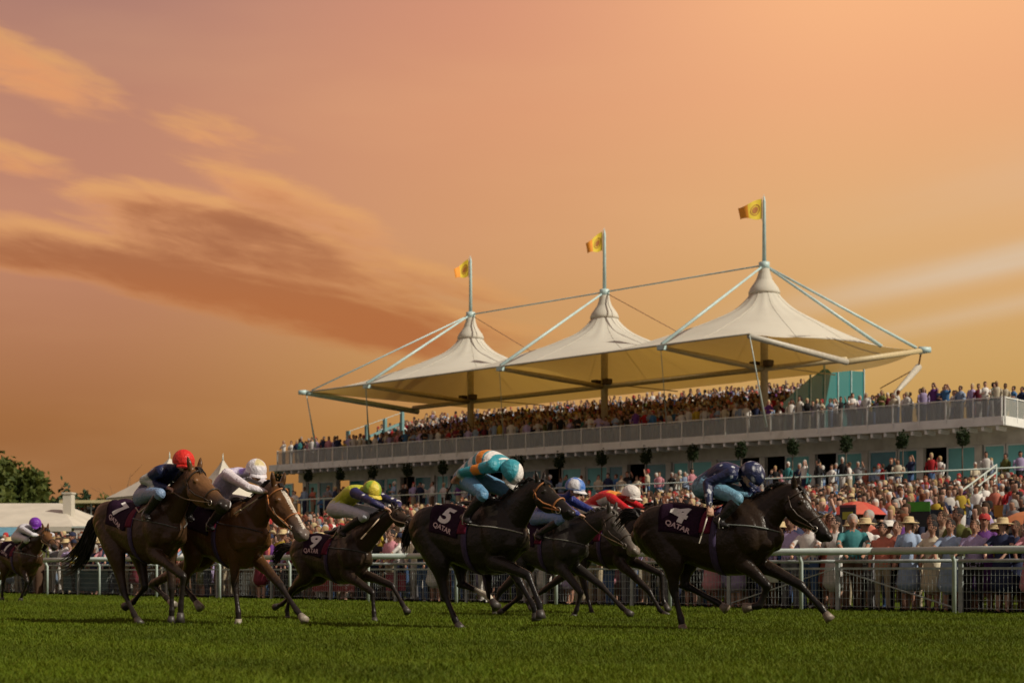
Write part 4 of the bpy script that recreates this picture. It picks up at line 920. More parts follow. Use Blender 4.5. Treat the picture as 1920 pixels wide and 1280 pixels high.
    for k in range(6):
        na, nb_ = 4.6 + k * 1.57, 4.6 + (k + 1) * 1.57 - 0.08; za, zb = 8.0, 8.0
        ta, tb_ = [(9.9, 10.75), (10.75, 11.6), (11.6, 12.3), (12.3, 12.4), (12.4, 12.5), (12.5, 12.6)][k]
        v = [(xs, na, za), (xs, nb_, zb), (xs, nb_, tb_), (xs, na, ta)]; v += [(x + 0.03, y, z) for x, y, z in v]
        MB().add(v, [(0, 3, 2, 1), (4, 5, 6, 7), (0, 1, 5, 4), (1, 2, 6, 5), (2, 3, 7, 6), (3, 0, 4, 7)]).build('screen_pane', SCRG, g)
        MB().box((xs + 0.05, nb_ + 0.04, (8 + tb_) / 2 + 0.1), (0.10, 0.07, tb_ - 8 + 0.25)).build('screen_post', STEEL, g)
    # left flank: sloping rail on tall posts
    xl = x0 - 1.5
    for k, (nn, zt) in enumerate(((3.0, 10.25), (4.75, 10.8), (6.5, 11.35), (8.2, 12.0))):
        MB().box((xl, nn, (7.9 + zt) / 2), (0.22, 0.22, zt - 7.9)).build('flank_post', TEALP, g)
    MB().bar((xl - 0.19, 2.9, 9.2), (xl - 0.19, 8.4, 11.2), 0.10, 0.18).build('flank_rail', TEALP, g)
    MB().tube([(xl, 3.0, 10.2), (xl, 8.2, 11.9)], 0.02, 6).build('flank_cable', STEEL, g)
    v = [(xl + 0.12, 5.2, 7.95), (xl + 0.12, 8.3, 7.95), (xl + 0.12, 8.3, 10.4), (xl + 0.12, 5.2, 8.9)]; v += [(x + 0.03, y, z) for x, y, z in v]
    MB().add(v, [(0, 3, 2, 1), (4, 5, 6, 7), (0, 1, 5, 4), (1, 2, 6, 5), (2, 3, 7, 6), (3, 0, 4, 7)]).build('flank_screen', SCRG, g)
    return g
GS = build_grandstand()

# ------------------------------------------------------------------ tented roof
def build_canopy():
    MS, MT = (-73.6, -62.0, -50.4), 69.8; SL, SR, TF, TR = -79.5, -44.9, 61.0, 76.8; ZFR, ZB, ZTOP, ZTIP = 12.1, 12.9, 17.0, 21.1
    o = st(-62.0, MT, 0); e = empty('tented_roof', o, 0, 'cream tensile roof of three peaked cones on masts above the grandstand', 'canopy')
    m = bpy.data.materials.new('roof membrane'); m.use_nodes = True; N = NT(m.node_tree); b = N.n['Principled BSDF']; b.inputs['Roughness'].default_value = 0.75; b.inputs['Specular IOR Level'].default_value = 0.2
    tc = N.new('ShaderNodeTexCoord'); nz = N.noise(tc.outputs['Object'], 0.5, 5, 0.6)
    c = N.mix(N.m('MULTIPLY', N.sm(nz, 0.4, 0.75), 0.5), (0.66, 0.645, 0.56, 1), (0.56, 0.54, 0.46, 1)); N.l.new(c, b.inputs['Base Color'])
    tl = N.new('ShaderNodeBsdfTranslucent'); tl.inputs[0].default_value = (0.70, 0.43, 0.09, 1); mx = N.new('ShaderNodeMixShader'); mx.inputs[0].default_value = 0.26
    N.l.new(b.outputs[0], mx.inputs[1]); N.l.new(tl.outputs[0], mx.inputs[2]); N.l.new(mx.outputs[0], N.n['Material Output'].inputs[0])
    PR = crom(np.array([(0.34, 4.75), (0.58, 4.1), (0.95, 3.45), (1.75, 2.8), (3.0, 2.35), (4.2, 2.05), (5.65, 1.8), (9.0, 1.25), (14, 0.8)]), 8)
    def edge_z(s, t): q = max(0, (t - TF) / (TR - TF)); c = max(0.0, (s - SR + 4.0) / 4.0); return ZFR + (0.06 + (ZB - ZFR - 0.06) * c * c) * q ** 1.5
    def zz(s, t):
        half = (MT - TF) if t < MT else (TR - MT); q = min(1.0, abs(t - MT) / half); w = 1 - q ** 2.2
        if s < MS[0]: w *= 1 - ((MS[0] - s) / (MS[0] - SL)) ** 2.2
        if s > MS[2]: w *= 1 - ((s - MS[2]) / (SR - MS[2])) ** 2.6
        r = min(math.hypot(s - ms, t - MT) for ms in MS)
        for b_ in ((MS[0] + MS[1]) / 2, (MS[1] + MS[2]) / 2): w *= 1 - 0.30 * math.exp(-((s - b_) / 2.8) ** 2)      # valley between the cones
        return edge_z(s, t) + float(np.interp(r, PR[:, 0], PR[:, 1])) * max(w, 0)
    bounds = [SL, (MS[0] + MS[1]) / 2, (MS[1] + MS[2]) / 2, SR]
    for k in range(3):
        # polar grid about each mast out to the bay's rectangle
        a0, a1 = bounds[k], bounds[k + 1]; ms = MS[k]; v, f = [], []; NA, NR = 72, 22
        for i in range(NR + 1):
            u = (i / NR) ** 1.7
            for j in range(NA):
                th = 2 * math.pi * j / NA; dx, dy = math.cos(th), math.sin(th)
                lim = min((a1 - ms) / dx if dx > 1e-6 else 1e9, (a0 - ms) / dx if dx < -1e-6 else 1e9, (TR - MT) / dy if dy > 1e-6 else 1e9, (TF - MT) / dy if dy < -1e-6 else 1e9)
                r = 0.34 + (lim - 0.34) * u; s, t = ms + dx * r, MT + dy * r
                # scalloped free edges between the nodes, and slack folds fanning from the ring
                sag = 0.0
                if i == NR and (dy < -0.3) and abs(t - TF) < 0.01: t += 0.25 * math.sin(math.pi * (s - a0) / (a1 - a0)) ** 2
                if i == NR and k == 2 and abs(s - SR) < 0.01: s -= 0.7 * math.sin(math.pi * (t - TF) / (TR - TF)) ** 2
                z = zz(s, t) + 0.025 * math.sin(th * 18) * math.exp(-((r - 2.2) / 2.0) ** 2)
                v.append(st(s, t, z) - o)
        for i in range(NR):
            for j in range(NA): f.append((i * NA + j, i * NA + (j + 1) % NA, (i + 1) * NA + (j + 1) % NA, (i + 1) * NA + j))
        MB().add(v, f).build('fabric_cone', m, e, True)
        c0 = st(ms, MT, 0) - o
        for q in range(10):                        # welded seams between the fabric panels
            j = (q * NA) // 10; MB().tube([v[i * NA + j] + Vector((0, 0, 0.012)) for i in range(3, NR)], 0.010, 4).build('seam', mat('fabric seam', (0.58, 0.55, 0.46), 0.8), e, True)
        # collar at the peak, mast, flagpole
        MB().lathe(c0, [(0.80, ZTOP - 1.26), (0.86, ZTOP - 1.24), (0.86, ZTOP - 1.12), (0.76, ZTOP - 0.90), (0.58, ZTOP - 0.66), (0.42, ZTOP - 0.42), (0.33, ZTOP - 0.12), (0.28, ZTOP + 0.22)], 20).build('peak_collar', m, e, True)
        ma = MB(); ma.tube([c0 + Vector((0, 0, 7.9)), c0 + Vector((0, 0, ZTOP + 0.5))], [0.22, 0.20], 14); mast = ma.build('mast', mat('mast paint', (0.44, 0.36, 0.22), 0.5, var=0.1), e, True)
        MB().tube([c0 + Vector((0, 0, ZTOP + 0.4)), c0 + Vector((0, 0, ZTIP - 0.3)), c0 + Vector((0, 0, ZTIP))], [0.115, 0.085, 0.02], 10).build('flagpole', STEEL, mast, True)
        MB().lathe(c0, [(0.20, ZTOP + 0.12), (0.30, ZTOP + 0.15), (0.30, ZTOP + 0.5), (0.12, ZTOP + 0.55)], 12).build('mast_ring', STEEL, mast, True)
        for sg in (-1, 1):
            mb = MB(); p = st(ms + sg * 0.45, MT - 0.25, 11.95) - o; mb.box(p, (0.42, 0.42, 0.34), R(45)); mb.box(p + Vector((0, -0.24, -0.02)), (0.30, 0.06, 0.24), R(45)); mb.build('loudspeaker', mat('dark brown speaker', (0.05, 0.03, 0.015), 0.6), e)
        # strut out to the front node and its hanger
        fr = st(ms, TF + 0.1, ZFR - 0.12) - o
        MB().tube([c0 + Vector((0, 0, 11.7)), (c0 + Vector((0, 0, 11.7)) + fr) / 2, fr], [0.13, 0.17, 0.11], 12).build('strut', mat('strut paint', (0.46, 0.38, 0.22), 0.55, var=0.1), e, True)
        MB().box(fr, (0.42, 0.3, 0.24), R(-45)).build('node_plate', STEEL, e)
        bk = st(ms, TR - 0.1, ZFR - 0.1) - o
        MB().tube([c0 + Vector((0, 0, 11.9)), bk], 0.035, 6).build('tie_rod', MATS['strut paint'], e, True)
        top = c0 + Vector((0, 0, ZTOP + 0.35)); Y_ = lambda s, t, z: st(s, t, z) - o
        MB().tube([top, Y_(ms, TF + 0.1, ZFR + 0.06)], [0.06, 0.10], 8).build('stay', STEEL, e, True)
        if k == 0: MB().tube([top, Y_(SL + 0.3, TF + 0.2, ZFR + 0.1)], 0.05, 8).build('stay', STEEL, e, True)
        if k == 2:
            MB().tube([top, Y_(SR - 0.2, TR - 0.2, ZB + 0.1)], [0.06, 0.09], 8).build('stay', STEEL, e, True); MB().tube([top, Y_(SR - 0.3, MT + 3.4, 12.75)], [0.06, 0.10], 8).build('stay', STEEL, e, True)
        if k < 2:
            MB().tube([top, st(MS[k + 1], MT, ZTOP + 0.35) - o], 0.045, 8).build('ridge_cable', STEEL, e, True)
            MB().tube([top, Y_((MS[k] + MS[k + 1]) / 2, MT, 14.25)], 0.022, 6).build('stay', mat('rust cable', (0.22, 0.10, 0.05), 0.6), e, True)
    L = lambda s, t, z: st(s, t, z) - o
    sp = MATS['strut paint']
    MB().tube([L(SL + 0.3, MT, 11.72), L(SR - 0.3, MT, 11.72)], 0.15, 12).build('spine_beam', sp, e, True)
    MB().tube([L(SR - 0.1, TF + 0.1, ZFR - 0.1), L(SR - 0.3, MT, 11.6)], [0.14, 0.17], 12).build('strut', mat('pale strut', (0.42, 0.40, 0.34), 0.5), e, True)
    MB().tube([L(SL, TF, ZFR - 0.05), L(SL + 0.3, MT + 0.4, 11.5)], [0.17, 0.19], 12).build('edge_tube', STEEL, e, True)
    MB().tube([L(SR - 0.3, MT, 11.6), L(SR, TR, ZB - 0.05)], [0.17, 0.14], 12).build('edge_tube', sp, e, True)
    MB().tube([L(SL, TF, ZFR - 0.03), L(SL - 0.35, TF - 0.35, ZFR - 0.02)], [0.17, 0.14], 10).build('node_plate', STEEL, e, True)
    MB().tube([L(SR - 0.1, TR - 0.1, ZB - 0.03), L(SR + 0.35, TR + 0.35, ZB)], [0.22, 0.16], 10).build('node_plate', STEEL, e, True)
    # front cable edge
    pts = [L(s, TF + 0.02, ZFR) for s in np.linspace(SL, SR, 13)]
    MB().tube(pts, 0.05, 8).build('edge_cable', mat('edge webbing', (0.42, 0.40, 0.34), 0.6), e, True)
    # tie-downs to the balcony, corner prop
    for (xp, yp, Yd, xq, yq, Yq, r) in ((575, 742, None, 592, 838, 100.0, 0.07), (680, 728, None, 692, 832, 99.0, 0.07), (925, 697, None, 944, 822, 92.0, 0.035), (1226, 658, None, 1250, 795, 84.0, 0.035), (1405, 626, None, 1437, 800, 76.5, 0.06)):
        s_ = {575: SL, 680: MS[0], 925: MS[1], 1226: MS[2], 1405: SR}[xp]
        a = L(s_, TF, ZFR - 0.1); q = at(xq, yq, Yq) - o
        mid = a * 0.55 + q * 0.45
        MB().tube([a, mid, q], [r * 0.45, r * 0.55, r], 8).build('tie_rod', WP if xp > 900 else STEEL, e, True)
    a = at(1722, 688, 87.0) - o; q = at(1672, 745, 83.5) - o
    MB().tube([a, a * 0.4 + q * 0.6, q], [0.20, 0.15, 0.10], 12).build('corner_prop', mat('pale strut', (0.42, 0.40, 0.34), 0.5), e, True)
    MB().tube([L(SR, TR, ZB), a], 0.05, 8).build('tie_rod', MATS['rust cable'], e, True); MB().tube([a, at(1650, 728, 88.0) - o], 0.03, 6).build('tie_rod', MATS['rust cable'], e, True)
    # flags
    FM = mat('flag yellow', (0.70, 0.52, 0.03), 0.7, var=0.1, scale=2); FO = mat('flag orange', (0.75, 0.28, 0.02), 0.7, var=0.1, scale=2); EM = mat('flag emblem', (0.38, 0.14, 0.02), 0.7, var=0.1)
    for k, (ms, wid, dr) in enumerate(((MS[0], 0.98, 0.62), (MS[1], 1.02, 0.66), (MS[2], 1.32, 0.46))):
        base = st(ms, MT, ZTIP - 0.15)
        fl = empty('flag', base, 0, ('yellow and orange flag flying from the lowest of the three masts', 'yellow and orange flag flying from the middle mast', 'yellow and orange flag flying from the tallest looking mast')[k], 'flag', 'flags on the roof masts')
        def fp(u, w):   # u along the fly, w down the hoist
            hgt = 1.08 * (1 - 0.42 * u); y = 0.18 * math.sin(u * 5.0 + k) * u
            return (-0.12 - wid * u * (0.98 - 0.1 * w), y, -hgt * w - dr * u * 1.05 + 0.05 * math.sin(u * 6 + w * 3))
        def patch(u0, u1, name, m_, par, w0=0.0, w1=1.0, dy=0.0):
            n = 10; v = [Vector(fp(u0 + (u1 - u0) * i / n, w0 + (w1 - w0) * j / n)) + Vector((0, dy, 0)) for i in range(n + 1) for j in range(n + 1)]; K = n + 1
            v2 = [p + Vector((0, 0.012, 0)) for p in v]
            f = [(i * K + j, i * K + j + 1, (i + 1) * K + j + 1, (i + 1) * K + j) for i in range(n) for j in range(n)]; f += [tuple(len(v) + q for q in reversed(r_)) for r_ in f]
            return MB().add(v + v2, f).build(name, m_, par, True)
        ya = patch(0.0, 0.62, 'cloth_yellow', FM, fl); patch(0.622, 1.0, 'cloth_orange', FO, fl)
        v, f = [], []          # round emblem: a ring and a disc
        for r0, r1 in ((0.0, 0.15), (0.20, 0.24)):
            b0 = len(v)
            for i in range(21):
                th = 2 * math.pi * i / 20; sp_ = 1.0 + (0.12 * (i % 2) if r1 > 0.25 else 0)
                for r_ in (r0, r1 * sp_): v.append(Vector(fp(0.31 + math.cos(th) * r_ * 0.95, 0.5 + math.sin(th) * r_ * 1.15)) + Vector((0, -0.012, 0)))
            f += [(b0 + 2 * i, b0 + 2 * i + 1, b0 + 2 * i + 3, b0 + 2 * i + 2) for i in range(20)]
        MB().add(v, f).build('sun_emblem', EM, ya, True)
        MB().tube([(0, 0, 0.25), (-0.13, 0, 0.0), (-0.13, 0, -1.2)], 0.012, 5).build('halyard', WP, fl, True)
build_canopy()

# ------------------------------------------------------------------ foliage
def leaf_mat(name, c0, c1):
    m = bpy.data.materials.new(name); m.use_nodes = True; N = NT(m.node_tree); b = N.n['Principled BSDF']; b.inputs['Roughness'].default_value = 0.65; b.inputs['Specular IOR Level'].default_value = 0.25
    tc = N.new('ShaderNodeTexCoord'); nz = N.noise(tc.outputs['Object'], 1.3, 5, 0.7); c = N.mix(N.sm(nz, 0.3, 0.7), (*c0, 1), (*c1, 1)); N.l.new(c, b.inputs['Base Color'])
    tl = N.new('ShaderNodeBsdfTranslucent'); N.l.new(c, tl.inputs[0]); mx = N.new('ShaderNodeMixShader'); mx.inputs[0].default_value = 0.25
    N.l.new(b.outputs[0], mx.inputs[1]); N.l.new(tl.outputs[0], mx.inputs[2]); N.l.new(mx.outputs[0], N.n['Material Output'].inputs[0]); return m
BARK = mat('bark', (0.06, 0.045, 0.03), 0.9, var=0.3, scale=4, bump=0.5)
def leaves(mb, lobes, n, size, g):
    tot = sum(r[0] * r[1] * r[2] for _, r in lobes)
    for c, r in lobes:
        k = int(n * r[0] * r[1] * r[2] / tot) + 1; d = g.normal(size=(k, 3)); d /= np.linalg.norm(d, axis=1)[:, None]
        rr = 0.55 + 0.5 * g.random(k) ** 0.6; p = np.asarray(c) + d * rr[:, None] * np.asarray(r) * (1 + 0.12 * g.normal(size=k))[:, None]
        a = g.normal(size=(k, 3)); a /= np.linalg.norm(a, axis=1)[:, None]; b = np.cross(a, g.normal(size=(k, 3))); b /= np.linalg.norm(b, axis=1)[:, None]
        s = size * g.uniform(0.6, 1.4, k)
        for i in range(k):
            q = len(mb.v); A, B_ = a[i] * s[i], b[i] * s[i] * 0.55
            mb.v += [tuple(p[i] - A), tuple(p[i] + B_), tuple(p[i] + A), tuple(p[i] - B_)]; mb.f.append((q, q + 1, q + 2, q + 3))
def tree(base, h, w, label, lm, seed, n=2600, size=0.32, bare=False, group='trees beyond the marquees'):
    g = np.random.default_rng(seed); e = empty('broadleaf_tree', base, 0, label, 'tree', group)
    t = MB(); t.tube([(0, 0, -0.2), (0.1, 0, h * 0.3), (0.0, 0.1, h * 0.62)], [0.045 * h ** 0.9, 0.032 * h ** 0.9, 0.012 * h], 10); tk = t.build('trunk', BARK, e, True)
    lm_ = MB(); tips = []
    for i in range(9 if not bare else 26):
        a = g.uniform(0, 6.28); z0 = h * g.uniform(0.25, 0.6); r = w * g.uniform(0.45, 0.95); z1 = z0 + h * g.uniform(0.1, 0.42)
        e1 = (math.cos(a) * r, math.sin(a) * r, z1); lm_.tube([(0, 0, z0), (e1[0] * 0.45, e1[1] * 0.45, z0 + (z1 - z0) * 0.55), e1], [0.014 * h, 0.009 * h, 0.002 * h] if not bare else [0.005 * h, 0.003 * h, 0.001 * h], 6); tips.append(e1)
        if bare:
            for _ in range(5):
                q = np.array(e1) * g.uniform(0.6, 1.0); lm_.tube([tuple(q), tuple(q + g.normal(size=3) * 0.09 * h + np.array((0, 0, 0.05 * h)))], [0.002 * h, 0.0006 * h], 4)
    lm_.build('limb', BARK, tk, True)
    if not bare:
        lobes = [((0, 0, h * 0.68), (w * 0.62, w * 0.62, h * 0.27))] + [((p[0] * 0.85, p[1] * 0.85, p[2]), (w * g.uniform(0.3, 0.45),) * 2 + (h * g.uniform(0.12, 0.19),)) for p in tips]
        lobes += [((g.normal() * w * 0.4, g.normal() * w * 0.4, h * g.uniform(0.55, 0.92)), (w * 0.28, w * 0.28, h * 0.1)) for _ in range(6)]
        c = MB(); leaves(c, lobes, n, size, g); c.build('crown', lm, e)
    return e
LG = leaf_mat('leaf green', (0.035, 0.060, 0.014), (0.10, 0.115, 0.02)); LD = leaf_mat('leaf dark green', (0.020, 0.040, 0.020), (0.045, 0.075, 0.03)); LT = leaf_mat('topiary leaf', (0.010, 0.022, 0.008), (0.026, 0.045, 0.013))
def gp(x, Y): return Vector(((x - 960) / F * Y, Y, 0))
tree(gp(14, 128), 10.2, 3.9, 'large green tree rising above the long marquee at the left edge', LG, 1, 5200, 0.30)
tree(gp(-42, 124), 9.0, 3.4, 'green tree cut off by the left edge of the view', LG, 2, 3200, 0.30)
tree(gp(66, 126), 7.6, 2.2, 'smaller green tree against the right flank of the large tree', LG, 8, 2200, 0.28)
for i, (x, h, w, lab) in enumerate(((102, 7.6, 1.5, 'dark tree just left of the cream box on the marquee roof'), (112, 7.2, 1.2, 'narrow dark tree directly behind the cream box'), (140, 7.7, 1.3, 'dark round tree just right of the cream box'), (165, 6.6, 1.5, 'low bushy tree above the covered stand roof'), (195, 7.0, 1.6, 'yellowish green tree where the covered stand roof meets the tent'), (212, 6.8, 1.5, 'dark tree beside the slope of the pointed tent'))):
    tree(gp(x, 135), h, w, lab, LD if i != 4 else LG, 20 + i, 1100, 0.24)
tree(gp(228, 132), 9.3, 1.6, 'bare leafless tree behind the slope of the pointed tent', LD, 31, bare=True)
def topiary():
    g = np.random.default_rng(5)
    tm = MB().tube([(0, 0, 0.45), (0.01, 0, 2.5)], [0.045, 0.03], 8).mesh('trunk', BARK, True)
    pm = MB().lathe((0, 0, 0), [(0.18, 0), (0.26, 0.5), (0.28, 0.5), (0.28, 0.55), (0.22, 0.55), (0.02, 0.5)], 14).mesh('pot', mat('planter', (0.24, 0.22, 0.18), 0.7), True)
    for i in range(17):
        x = -1.57 - i * 3.04; p = gw(x, -0.9, 4.1)
        where = ('nearest the right end', 'second from the right end', 'third from the right end', 'fourth from the right end', 'fifth from the right end', 'sixth from the right end', 'seventh from the right end', 'eighth from the right end', 'at the middle of the row', 'eighth from the left end', 'seventh from the left end', 'sixth from the left end', 'fifth from the left end', 'fourth from the left end', 'third from the left end', 'second from the left end', 'nearest the left end')[i]
        e = empty('topiary_tree', p, random.random() * 6, 'round clipped topiary tree on the terrace, ' + where, 'topiary', 'clipped topiary trees along the terrace')
        link('trunk', tm, e); link('pot', pm, e)
        if i < 4 or i % 3 == 0:
            c = MB(); leaves(c, [((0, 0, 2.95), (0.29, 0.29, 0.36 + 0.08 * g.random())), ((g.normal() * 0.06, g.normal() * 0.05, 2.78), (0.27, 0.27, 0.28))], 420, 0.075, g); cm = c.mesh('crown', LT)
        link('crown', cm, e)
topiary()
# ------------------------------------------------------------------ marquees and far left
TENT = mat('tent canvas', (0.48, 0.45, 0.38), 0.75, var=0.08, scale=1.0, dirt=(0.32, 0.29, 0.22), dirt_amt=0.35, dirt_scale=0.5)
def far_left():
    # long marquee
    Y = 72.0; x0, x1 = at(-120, 0, Y).x, at(132, 0, Y).x; e = empty('marquee', (x1, Y, 0), R(-3), 'long cream marquee with a low pitched roof at the left edge', 'marquee'); W = x0 - x1; D = 9.0
    zE, zR = 2.75, 4.05
    n = 5
    for i in range(n):
        a, b = W * i / n, W * (i + 1) / n + 0.03
        MB().box(((a + b) / 2, 0, zE / 2), (abs(b - a), 0.06, zE)).build('wall_panel', TENT, e)
    hip = 2.0
    v = [(0.25, -0.3, zE + 0.02), (W, -0.3, zE + 0.02), (W, D / 2, zR), (-hip, D / 2, zR), (0.25, D, zE + 0.02), (W, D, zE + 0.02)]
    v += [(p[0], p[1], p[2] - 0.06) for p in v]
    MB().add(v, [(0, 3, 2, 1), (3, 4, 5, 2), (0, 4, 3), (6, 7, 8, 9), (9, 8, 11, 10), (6, 9, 10), (0, 1, 7, 6), (4, 0, 6, 10)]).build('roof', TENT, e)
    for i in range(n + 1): MB().tube([(W * i / n, -0.06, 0), (W * i / n, -0.06, zE)], 0.035, 8).build('pole', WP, e, True)
    MB().box((W / 2, -0.33, zE - 0.10), (abs(W) + 0.3, 0.03, 0.22)).build('valance', TENT, e)
    b = empty('vent_box', at(129, 0, 74.5) * Vector((1, 1, 0)) if False else Vector((at(129, 0, 74.5).x, 74.5, 0)), R(-8), 'cream square tower box standing at the end of the long marquee', 'tower box')
    MB().box((0, 0, 2.2), (0.42, 0.42, 4.4)).build('shaft', TENT, b); MB().box((0, 0, 4.43), (0.50, 0.50, 0.08)).build('cap', TENT, b)
    # cream wall of panels beside the marquee
    c = empty('site_wall', Vector((at(134, 0, 66).x, 66.0, 0)), R(-6), 'plain cream panelled wall right of the long marquee', 'wall')
    for i in range(4): MB().box((0.7 + i * 1.16, 0, 1.27), (1.14, 0.08, 2.54)).build('panel', TENT, c)
    MB().box((2.4, -0.02, 2.58), (4.7, 0.14, 0.07)).build('coping', WP, c)
    # small covered stand with people on it
    s = empty('covered_stand', Vector((at(140, 0, 84).x, 84.0, 0)), R(-6), 'small covered stand of spectators between the marquee and the pointed tent', 'stand')
    MB().box((1.7, 1.0, 1.1), (4.4, 3.0, 2.2)).build('platform', CONC, s); MB().box((2.0, 0.9, 4.42), (5.0, 3.6, 0.16)).build('roof', mat('pale yellow beam', (0.46, 0.42, 0.24), 0.6), s)
    MB().box((1.7, 2.9, 3.2), (4.4, 0.08, 2.2)).build('back_wall', mat('dark board', (0.05, 0.05, 0.05), 0.8), s)
    for i in range(4): MB().tube([(-0.3 + i * 1.4, -0.45, 2.2), (-0.3 + i * 1.4, -0.45, 4.35)], 0.04, 8).build('post', WP, s, True)
    for z in (2.75, 3.15): MB().tube([(-0.4, -0.46, z), (4.1, -0.46, z)], 0.025, 6).build('rail', WP, s, True)
    # pointed tents
    def pagoda(x, Y, w, ze, zt, label):
        p = empty('pointed_tent', Vector((at(x, 0, Y).x, Y, 0)), R(38), label, 'tent', 'pointed white tents'); v, f = [], []; NR = 10
        for i in range(NR + 1):
            u = i / NR; r = w * (1 - u); z = ze + (zt - ze) * (0.78 * u + 0.22 * u ** 4)
            for j in range(16):
                th = math.pi / 4 + 2 * math.pi * j / 16; q = max(abs(math.cos(th)), abs(math.sin(th))); v.append((math.cos(th) / q * r + 0.0, math.sin(th) / q * r, z))
        for i in range(NR):
            for j in range(16): f.append((i * 16 + j, i * 16 + (j + 1) % 16, (i + 1) * 16 + (j + 1) % 16, (i + 1) * 16 + j))
        MB().add(v, f).build('roof', TENT, p); MB().tube([(0, 0, zt - 0.2), (0, 0, zt + 0.35)], [0.06, 0.015], 8).build('finial', WP, p, True)
        for sx, sy in ((1, 1), (1, -1), (-1, 1), (-1, -1)): MB().tube([(sx * w * 0.98, sy * w * 0.98, 0), (sx * w * 0.98, sy * w * 0.98, ze)], 0.05, 8).build('pole', WP, p, True)
        for k in range(4):
            a = k * math.pi / 2; MB().box((math.cos(a) * (w * 0.97), math.sin(a) * (w * 0.97), ze / 2), (0.05 if k % 2 == 0 else w * 1.9, w * 1.9 if k % 2 == 0 else 0.05, ze)).build('wall_panel', TENT, p)
    pagoda(318, 92, 2.75, 5.05, 7.4, 'large pointed white tent behind the red-capped jockey')
    pagoda(418, 98, 1.9, 5.2, 7.75, 'pointed white tent whose spire stands between the two left jockeys')
    # blue kiosk
    k = empty('kiosk', Vector((at(-6, 0, 60).x, 60.0, 0)), R(-4), 'small kiosk with a blue awning behind the distant purple-capped jockey', 'kiosk')
    MB().box((-0.2, 0.8, 0.55), (1.9, 1.4, 1.1)).build('counter', mat('kiosk board', (0.05, 0.06, 0.07), 0.7), k); MB().box((-0.2, 1.4, 1.5), (1.9, 0.1, 1.1)).build('back_board', mat('kiosk blue', (0.05, 0.16, 0.22), 0.6), k)
    v = [(-1.2, -0.1, 2.1), (0.8, -0.1, 2.1), (0.8, 1.5, 2.45), (-1.2, 1.5, 2.45)]; v += [(x, y, z - 0.05) for x, y, z in v]
    MB().add(v, [(0, 1, 2, 3), (7, 6, 5, 4), (0, 4, 5, 1), (1, 5, 6, 2), (2, 6, 7, 3), (3, 7, 4, 0)]).build('awning', mat('awning blue', (0.09, 0.24, 0.33), 0.6, var=0.2), k)
    for xx in (-1.1, 0.7): MB().tube([(xx, 0, 0), (xx, 0, 2.2)], 0.03, 6).build('post', WP, k, True)
far_left()

# ------------------------------------------------------------------ things in the crowd: umbrellas, bookmakers' boards, steps
def ground_at(x, Y):
    X = (x - 960) / F * Y; return Vector((X, Y, lawn_z((X + Y) * Q2 - RAIL_T)))
def umbrella(x, Y, ztop, rad, cols, label, tilt=0.0):
    p = ground_at(x, Y); e = empty('umbrella', p, 0.3, label, 'umbrella', 'umbrellas in the crowd'); h = ztop - p.z
    MB().tube([(0, 0, 1.1), (0, 0, h + 0.08)], 0.012, 6).build('shaft', GALV, e, True)
    MB().tube([(0, 0, 1.12), (0.0, 0.0, 1.04), (0.04, 0, 1.0), (0.08, 0, 1.04)], 0.014, 6).build('handle', mat('wood', (0.12, 0.06, 0.03), 0.5), e, True)
    n = 8
    for i in range(n):
        v = []; a0, a1 = 2 * math.pi * i / n + tilt, 2 * math.pi * (i + 1) / n + tilt
        for r, z in ((0.0, 0.0), (0.35, -0.05), (0.7, -0.19), (1.0, -0.42)):
            for j in range(4):
                a = a0 + (a1 - a0) * j / 3; rr = rad * r * (1 - 0.05 * math.sin(math.pi * j / 3) * r); v.append((math.cos(a) * rr, math.sin(a) * rr, h + z * rad * 1.1))
        v2 = [(q[0], q[1], q[2] - 0.006) for q in v]
        f = [(i_ * 4 + j, i_ * 4 + j + 1, i_ * 4 + j + 5, i_ * 4 + j + 4) for i_ in range(3) for j in range(3)]; f += [tuple(16 + k for k in reversed(q)) for q in f]
        MB().add(v + v2, f).build('panel', mat('umbrella %.2f %.2f' % cols[i % len(cols)][:2], cols[i % len(cols)], 0.6, var=0.08), e, True)
        MB().tube([(0, 0, h - 0.01), (math.cos(a0) * rad * 0.7, math.sin(a0) * rad * 0.7, h - 0.22 * rad), (math.cos(a0) * rad, math.sin(a0) * rad, h - 0.47 * rad)], 0.006, 4).build('rib', GALV, e, True)
umbrella(1606, 41.0, 2.55, 0.80, [(0.42, 0.05, 0.03), (0.50, 0.10, 0.06)], 'red umbrella open above the crowd right of the leading horse')
umbrella(1928, 36.0, 2.10, 0.75, [(0.45, 0.16, 0.06), (0.40, 0.12, 0.05)], 'orange umbrella cut off by the right edge of the view')
def sign(x, Y, w, y0, y1, parts, label, legs=True):
    p = ground_at(x, Y); e = empty('bookmaker_board', p, R(-30), label, 'sign board', 'boards standing in the crowd'); z0, z1 = CH + (HY - y1) / F * Y - p.z, CH + (HY - y0) / F * Y - p.z
    MB().box((0, 0, (z0 + z1) / 2), (w, 0.06, z1 - z0)).build('board', mat('board ' + label[:14], parts[0], 0.6, var=0.12), e)
    for k, (c, fx, fz, fw_, fh) in enumerate(parts[1:]):
        MB().box((fx * w, -0.045, z0 + (z1 - z0) * fz), (fw_ * w, 0.02, fh * (z1 - z0))).build('panel', mat('board panel %d ' % k + label[:14], c, 0.55, var=0.1), e)
    for sx in (-1, 1): MB().tube([(sx * w * 0.4, 0.05, -0.05), (sx * w * 0.4, 0.05, z0 + 0.1)], 0.018, 6).build('leg', GALV, e, True)
